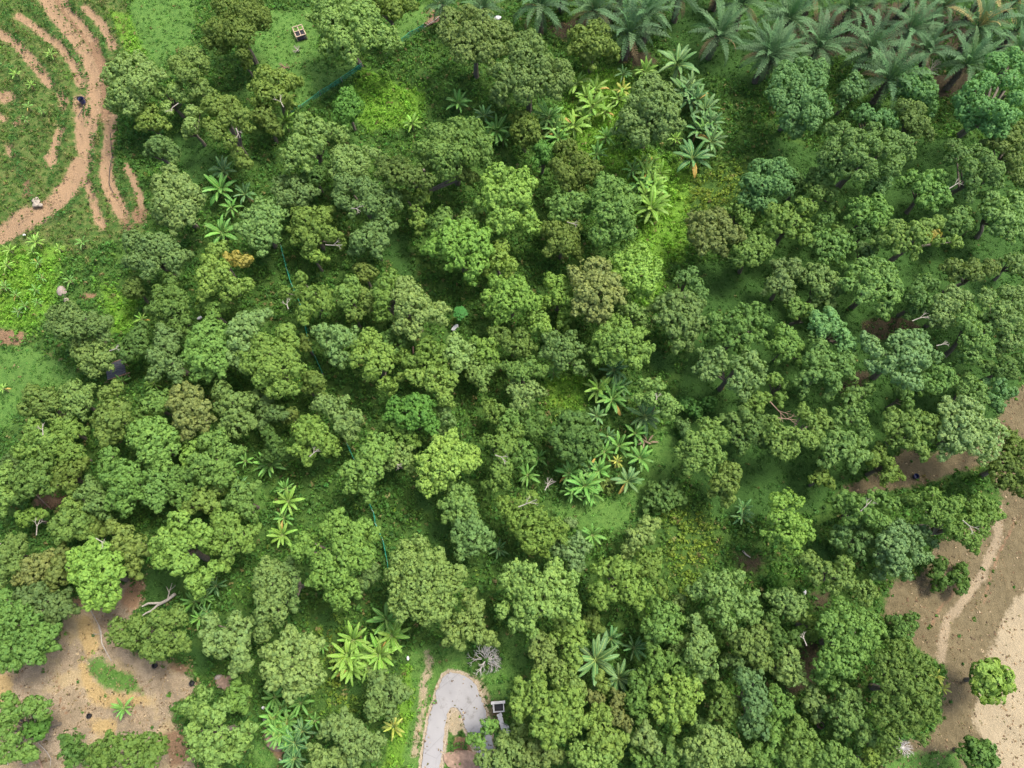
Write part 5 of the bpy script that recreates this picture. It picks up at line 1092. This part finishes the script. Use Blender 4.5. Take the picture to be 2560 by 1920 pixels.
# net fence
def net_material():
    m, nt, p = mat_new('green_netting'); co = N(nt, 'ShaderNodeTexCoord').outputs['Object']
    p.inputs['Base Color'].default_value = (.025, .22, .15, 1); p.inputs['Roughness'].default_value = .5
    f = noise(nt, 3.0, 4, .6, co); tr = N(nt, 'ShaderNodeBsdfTransparent'); ms = N(nt, 'ShaderNodeMixShader')
    nt.links.new(ramp(nt, f, [(.2, (.30,)*3), (.8, (.6,)*3)]), ms.inputs[0]); nt.links.new(p.outputs[0], ms.inputs[1]); nt.links.new(tr.outputs[0], ms.inputs[2])
    nt.links.new(ms.outputs[0], nt.nodes['Material Output'].inputs[0]); return m
NET = net_material()
def fence(pts, label, H=1.0):
    P3 = [np.array(at(c, x, y)) for c, x, y in pts]; root = empty('net_fence', P3[0]); o0 = P3[0]; rs = np.random.RandomState(abs(int(P3[0][0]*10)) % 9999)
    full = [P3[0]]
    for a, b in zip(P3, P3[1:]):
        n = max(1, int(np.linalg.norm(b-a)/2.4)); full += [a+(b-a)*(k+1)/n + (np.append(rs.normal(0, .06, 2), 0) if k < n-1 else 0) for k in range(n)]
    lean = rs.normal(0, .08, (len(full), 2)); top = []
    for p, l in zip(full, lean):
        q = p-o0; q[2] = float(ground_z(p[0], p[1]))-o0[2]; t_ = q+np.array([l[0], l[1], H*rs.uniform(.9, 1.05)]); top.append((q, t_)); m = MB(); m.tube([q-[0, 0, .2], t_+[0, 0, .12]], .04, 5); m.build('post', POSTM, root)
    for (a, ta), (b, tb) in zip(top, top[1:]):
        m = MB(); K = 5; vs = []
        for i in range(K+1):
            f = i/K; lo, hi = a+(b-a)*f, ta+(tb-ta)*f; side = np.array([-(b-a)[1], (b-a)[0], 0]); side /= np.linalg.norm(side)+1e-9
            for j in range(3): q = lo+(hi-lo)*j/2; vs.append(q + side*(.10*math.sin(f*6+j)*math.sin(math.pi*f)) - np.array([0, 0, .10*math.sin(math.pi*f)*(j/2)]))
        m.add(vs, [(i*3+j, i*3+3+j, i*3+4+j, i*3+1+j) for i in range(K) for j in range(2)]); m.build('net', NET, root)
        m = MB(); m.tube([ta, (ta+tb)/2-[0, 0, .08], tb], .022, 4); m.build('top_wire', NETWIRE, root)
    c, x, y = pts[len(pts)//2]; reg(root, c, x, y, label[0], 'fence', label[1])
NETWIRE = simple('green_cord', (.03, .30, .20), .6, .2, 5)
fence([('10', 690, 440), ('10', 560, 530), ('10', 420, 620), ('10', 290, 710), ('10', 230, 740)], ('green net fence slanting across the lower end of the lawn', 'the green net fence by the lawn'))
fence([('10', 1095, 190), ('10', 1000, 240), ('10', 930, 295), ('10', 850, 380)], ('drooping net fence left of the brown sheet at the upper edge', None), 1.0)
fence([('11', 175, -40), ('11', 185, 10), ('11', 215, 110), ('11', 245, 210), ('11', 300, 330), ('11', 330, 455), ('11', 350, 560), ('11', 390, 660), ('11', 440, 790)], ('long green net fence running down the gap left of the centre', 'the long green net fence'), 1.2)
fence([('11', 600, 1230), ('11', 640, 1330), ('11', 720, 1560), ('11', 760, 1655), ('12', 765, 10), ('12', 785, 90), ('12', 830, 200), ('12', 852, 330), ('12', 870, 420)], ('long green net fence running down below the centre towards the asphalt loop', 'the lower net fence'), 1.2)
# brown sheet with a white pole at the end of the lawn
root = empty('brown_sheet', at('10', 1145, 145), R(35)); m = MB(); rs = np.random.RandomState(8); g = [[(i*.45-1.3, j*.3-.45, .25+.12*math.sin(i*1.3+j)+rs.uniform(-.05, .05)) for j in range(4)] for i in range(7)]
m.add([p for r_ in g for p in r_], [(i*4+j, i*4+4+j, i*4+5+j, i*4+1+j) for i in range(6) for j in range(3)]); o = m.build('sheet', RUST, root); o.modifiers.new('thick', 'SOLIDIFY').thickness = .03
m = MB(); m.tube([(-1.7, -.4, .35), (0, -.3, .45), (1.5, -.1, .6)], .06, 6); m.build('pole', PALE_BARK, root)
reg(root, '10', 1145, 145, 'crumpled brown sheet with a pale pole at the upper end of the lawn', 'sheet', 'the brown sheet')
# fallen boughs and dead wood
def deadwood(name, code, pts, rad, mat, label, cat, h=.15, short=None, forks=0):
    P3 = []
    qs = [tuple(map(float, q.split(','))) for q in pts.split()]
    for q in qs: X, Y, Z = at(code, q[0], q[1], h); P3.append(np.array([X, Y, Z+(q[2] if len(q) > 2 else h)]))
    c = P3[0].copy(); c[2] = float(ground_z(c[0], c[1])); m = MB(); n = len(P3); m.tube([p-c for p in P3], list(np.linspace(rad, rad*.45, n)), 7)
    rs = np.random.RandomState(abs(int(qs[0][0])) % 9999)
    for k in range(forks): i = 1+k % max(1, n-2); forked(m, P3[i]-c, rs.uniform(0, 6.28), rad*9, rad*.4, rs, 1)
    o = m.build(name, mat); o.location = c; return reg(o, code, qs[0][0], qs[0][1], label, cat, short)
deadwood('fallen_bough', '02', '1135,530 1085,570 1040,590 960,592 920,612', .20, PALE_BARK, 'upper white fallen bough above the open lobed tree at the yellow clearing', 'bough', .9, 'the white fallen boughs', 1)
deadwood('fallen_bough', '02', '1075,578 1020,605 980,640 945,655 918,675', .15, PALE_BARK, 'lower white fallen bough forking off towards the open lobed tree', 'bough', .8)
deadwood('fallen_branch', '02', '640,735 655,790 660,850 690,910 722,965', .10, PALE_BARK, 'long thin white branch lying down the middle of the yellow clearing', 'branch', .1, 'the long thin white branch', 1)
deadwood('fallen_branch', '02', '575,610 600,660 640,735 660,780', .07, PALE_BARK, 'thin pale branch lying at the top of the yellow clearing', 'branch', .1)
deadwood('fallen_branch', '02', '250,1500 300,1550 330,1600 325,1650', .05, PALE_BARK, 'thin curved pale twig on the lower part of the yellow clearing', 'branch', .1)
deadwood('fallen_branch', '02', '-20,1640 30,1590 60,1555 50,1640', .11, PALE_BARK, 'grey branch lying in the lower left corner', 'branch', .2, None, 2)
deadwood('fallen_log', '02', '240,1590 270,1650 290,1700', .14, BROWN_BARK, 'dark brown log at the bottom edge of the yellow clearing', 'log')
deadwood('fallen_log', '02', '-20,215 30,200 55,195', .13, PALE_BARK, 'pinkish pale log poking in at the left edge', 'log', 2.5)
deadwood('fallen_log', '01', '240,1550 290,1600 330,1640', .12, BROWN_BARK, 'brown log on shaded red earth on the left side', 'log', .3)
deadwood('bare_trunk', '11', '1030,470,1.2 1020,560,1.0 1022,640,.6', .20, BROWN_BARK, 'bare brown trunk leaning below the pale fuzzy tree in the middle', 'trunk')
deadwood('fallen_branch', '22', '1495,250 1515,275 1545,295', .13, PALE_BARK, 'short pale branch lying right of the yellowish scrub', 'branch')
deadwood('fallen_branch', '21', '230,1490,.6 250,1480,.7 285,1465,.9', .09, PALE_BARK, 'small white forked branch by the bananas below the dark round tree', 'branch', .5, None, 2)
deadwood('fallen_branch', '21', '600,735,.8 630,745,.8 660,735,.7', .10, DEADLEAF, 'dry tan leaf stalk above the dark banana plants', 'branch', .8)
deadwood('fallen_branch', '31', '1500,1480 1530,1460 1560,1400', .07, PALE_BARK, 'thin pale twig on the upper brown slope at the right edge', 'branch')
deadwood('fallen_branch', '12', '150,1600 190,1625 240,1640', .08, PALE_BARK, 'grey branch beside the brown earth bank at the lower left', 'branch', .2)
def dead_bush(code, x, y, rad, n, label, mat, name='dead_bush', short=None, up=.9, sub=2):
    X, Y, Z = at(code, x, y, .8); root = empty(name, (X, Y, Z)); rs = np.random.RandomState(abs(int(x))); m = MB(); m.tube([(0, 0, -.2), (0, 0, .4)], [.11, .09], 6); m.build('stump', mat, root)
    for g_ in range(4):
        m = MB()
        for k in range(n//4): forked(m, (0, 0, .25), rs.uniform(0, 6.28), rad*rs.uniform(.6, 1.0), .045, rs, sub, rs.uniform(.12, up))
        m.build('bare_branch', mat, root)
    return reg(root, code, x, y, label, 'dead bush', short)
GREYTWIG = simple('silver_grey_twig', (.36, .34, .32), .9, .2, 6)
dead_bush('12', 1490, 955, 2.0, 28, 'leafless silver-grey bush above the asphalt loop', GREYTWIG, short='the leafless grey bush', sub=3)
dead_bush('32', 885, 1530, 1.1, 24, 'tangled heap of grey dead twigs at the foot of the darkest large tree', GREYTWIG, up=.5)
dead_bush('30', 1060, 440, 1.8, 12, 'thin leafless sapling between the oil palms', PALE_BARK, up=1.2)
dead_bush('10', 180, 420, .9, 12, 'small dry brown twigs on the lawn below the wooden crate', BROWN_BARK, up=.6)
dead_bush('10', 265, 310, .8, 10, 'sparse dry twig tuft on the lawn just under the wooden crate', PALE_BARK, up=.8)
# brown earth mounds
def mound(code, x, y, r, label, mat, seed):
    X, Y, Z = at(code, x, y); o = link('earth_mound', rock_mesh('earth_mound', (r[0], r[1], r[2]), seed, mat)); o.location = (X, Y, Z+.1); o.rotation_euler.z = .3*seed; return reg(o, code, x, y, label, 'mound')
EARTH = simple('brown_earth', (.20, .135, .095), .95, .4, 3)
mound('02', 1470, 1100, (1.1, .9, .5), 'brown earth mound at the right end of the yellow clearing', EARTH, 1)
mound('02', 1420, 1075, (.5, .4, .45), 'pinkish stone resting against the brown mound at the yellow clearing', GREYSTONE, 2)
mound('12', 115, 1470, (.9, 1.5, .55), 'brown earth bank under the lower left banana clump', EARTH, 3)
mound('12', 100, 1350, (.6, .9, .6), 'grey rock at the left edge of the lower left banana clump', STONE, 4)
mound('12', 1330, 1600, (1.0, 2.2, .16), 'long brown earth mound inside the asphalt loop', EARTH, 5)
# papaya sapling and withered banana
X, Y, Z = at('11', 1325, 370, 2.4); root = empty('papaya_sapling', (X, Y, Z)); m = MB(); m.tube([(0, 0, -.1), (.05, 0, 1.2), (0, 0, 2.3)], [.09, .07, .05], 7); m.build('stem', STEM, root); rs = np.random.RandomState(3)
for k in range(16):
    az, el = k*2.4, R(86-70*k/15); m = MB(); d = np.array([math.cos(az)*math.cos(el), math.sin(az)*math.cos(el), math.sin(el)]); e = np.array([0, 0, 2.25])+d*.8; m.tube([(0, 0, 2.25), e], [.02, .012], 4)
    s = np.array([-math.sin(az), math.cos(az), 0]); f = np.array([math.cos(az), math.sin(az), -.25])
    pts = [e] + [e + .42*(f*math.cos(t)+s*math.sin(t))*(1 if i % 2 == 0 else .55) for i, t in enumerate(np.linspace(-2.3, 2.3, 11))]
    m.add(pts, [(0, i, i+1) for i in range(1, 11)]); o = m.build('leaf', LEAF, root); o.color = (.065, .21, .042, 1)
reg(root, '11', 1325, 370, 'vivid emerald papaya sapling standing in dark scrub right of the pale fuzzy tree', 'papaya tree', 'the vivid papaya sapling')
X, Y, Z = at('21', 870, 1205, .4); root = empty('withered_banana_plant', (X, Y, Z)); m = MB(); m.tube([(-.9, .3, .25), (0, 0, .3), (.6, -.2, .35)], [.14, .12, .08], 7); m.build('stem', DEADLEAF, root)
for k in range(7):
    f = link('leaf', BLEAF[k % 4], root); f.location = (.4-.15*k, .05*k, .4); f.rotation_euler = (rs.uniform(-.6, .6), rs.uniform(-.5, .1), k*.95); f.scale = (1.2,)*3; f.color = (.22, .15, .115, 1)
reg(root, '21', 870, 1205, 'withered pinkish-brown banana plant collapsed on the grass right of the dark round tree', 'banana plant')
# ------------------------------------------------------------------ labels: own text, else by the nearest named neighbour
ANCH = [d for d in SURVEY if d.get('short')]
ANCH.append(dict(o=None, u=sp('12', 1290, 1150)[0], v=sp('12', 1290, 1150)[1], short='the asphalt loop'))
DIRS = ['right of', 'up-right of', 'above', 'up-left of', 'left of', 'down-left of', 'below', 'down-right of']
def sector(d, a): return int(round(math.atan2(-(d['v']-a['v']), d['u']-a['u'])/(math.pi/4))) % 8
taken = set(); seen = set()
NUM = ['first', 'second', 'third', 'fourth', 'fifth', 'sixth', 'seventh', 'eighth', 'ninth', 'tenth', 'eleventh', 'twelfth', 'thirteenth', 'fourteenth', 'fifteenth', 'sixteenth', 'seventeenth', 'eighteenth']
rows = ((-999, 12, 'half cut off by the upper edge of the photo'), (12, 62, 'with its heart just under the upper edge'), (62, 110, 'of the middle palm row'), (110, 999, 'of the lowest palm row'))
for lo, hi, ph in rows:
    row = sorted((d for d in SURVEY if d['noun'] == 'oil palm' and lo <= d['v'] < hi), key=lambda d: d['u'])
    for i, d in enumerate(row): d['own'] = f"{NUM[i]} oil palm from the left {ph}"
def words(t): return len(t.replace('-', ' ').split())
for d in SURVEY:
    if d.get('own'): tag(d['o'], d['own'], d['cat'], d.get('grp')); seen.add(d['own'])
for d in SURVEY:
    if d.get('own'): continue
    opts = []
    for ai, a in enumerate(ANCH):
        if a['o'] is not None and a['o'] is d['o']: continue
        s = sector(d, a); dist = math.hypot(d['u']-a['u'], d['v']-a['v'])
        rank = sum(1 for e in SURVEY if e is not d and e['noun'] == d['noun'] and (a['o'] is None or e['o'] is not a['o']) and sector(e, a) == s and math.hypot(e['u']-a['u'], e['v']-a['v']) < dist)
        if rank < 9: opts.append((dist*(1+.8*rank), ai, s, rank))
    opts.sort(); done = False
    for _, ai, s, rank in opts:
        n = ('nearest', 'second nearest', 'third nearest', 'fourth nearest', 'fifth nearest', 'sixth nearest', 'seventh nearest', 'eighth nearest', 'ninth nearest')[rank]
        lab = f"{d['adj']} {d['noun']}, {n} {DIRS[s]} {ANCH[ai]['short']}"
        if words(lab) > 16 or lab in seen: continue
        seen.add(lab); done = True; break
    if not done: lab = f"{d['adj']} {d['noun']}"; print('FALLBACK', lab)
    tag(d['o'], lab, d['cat'], d['grp'])
print('objects', len(bpy.data.objects), 'meshes', len(bpy.data.meshes), 'tris', sum(len(m.polygons) for m in bpy.data.meshes))
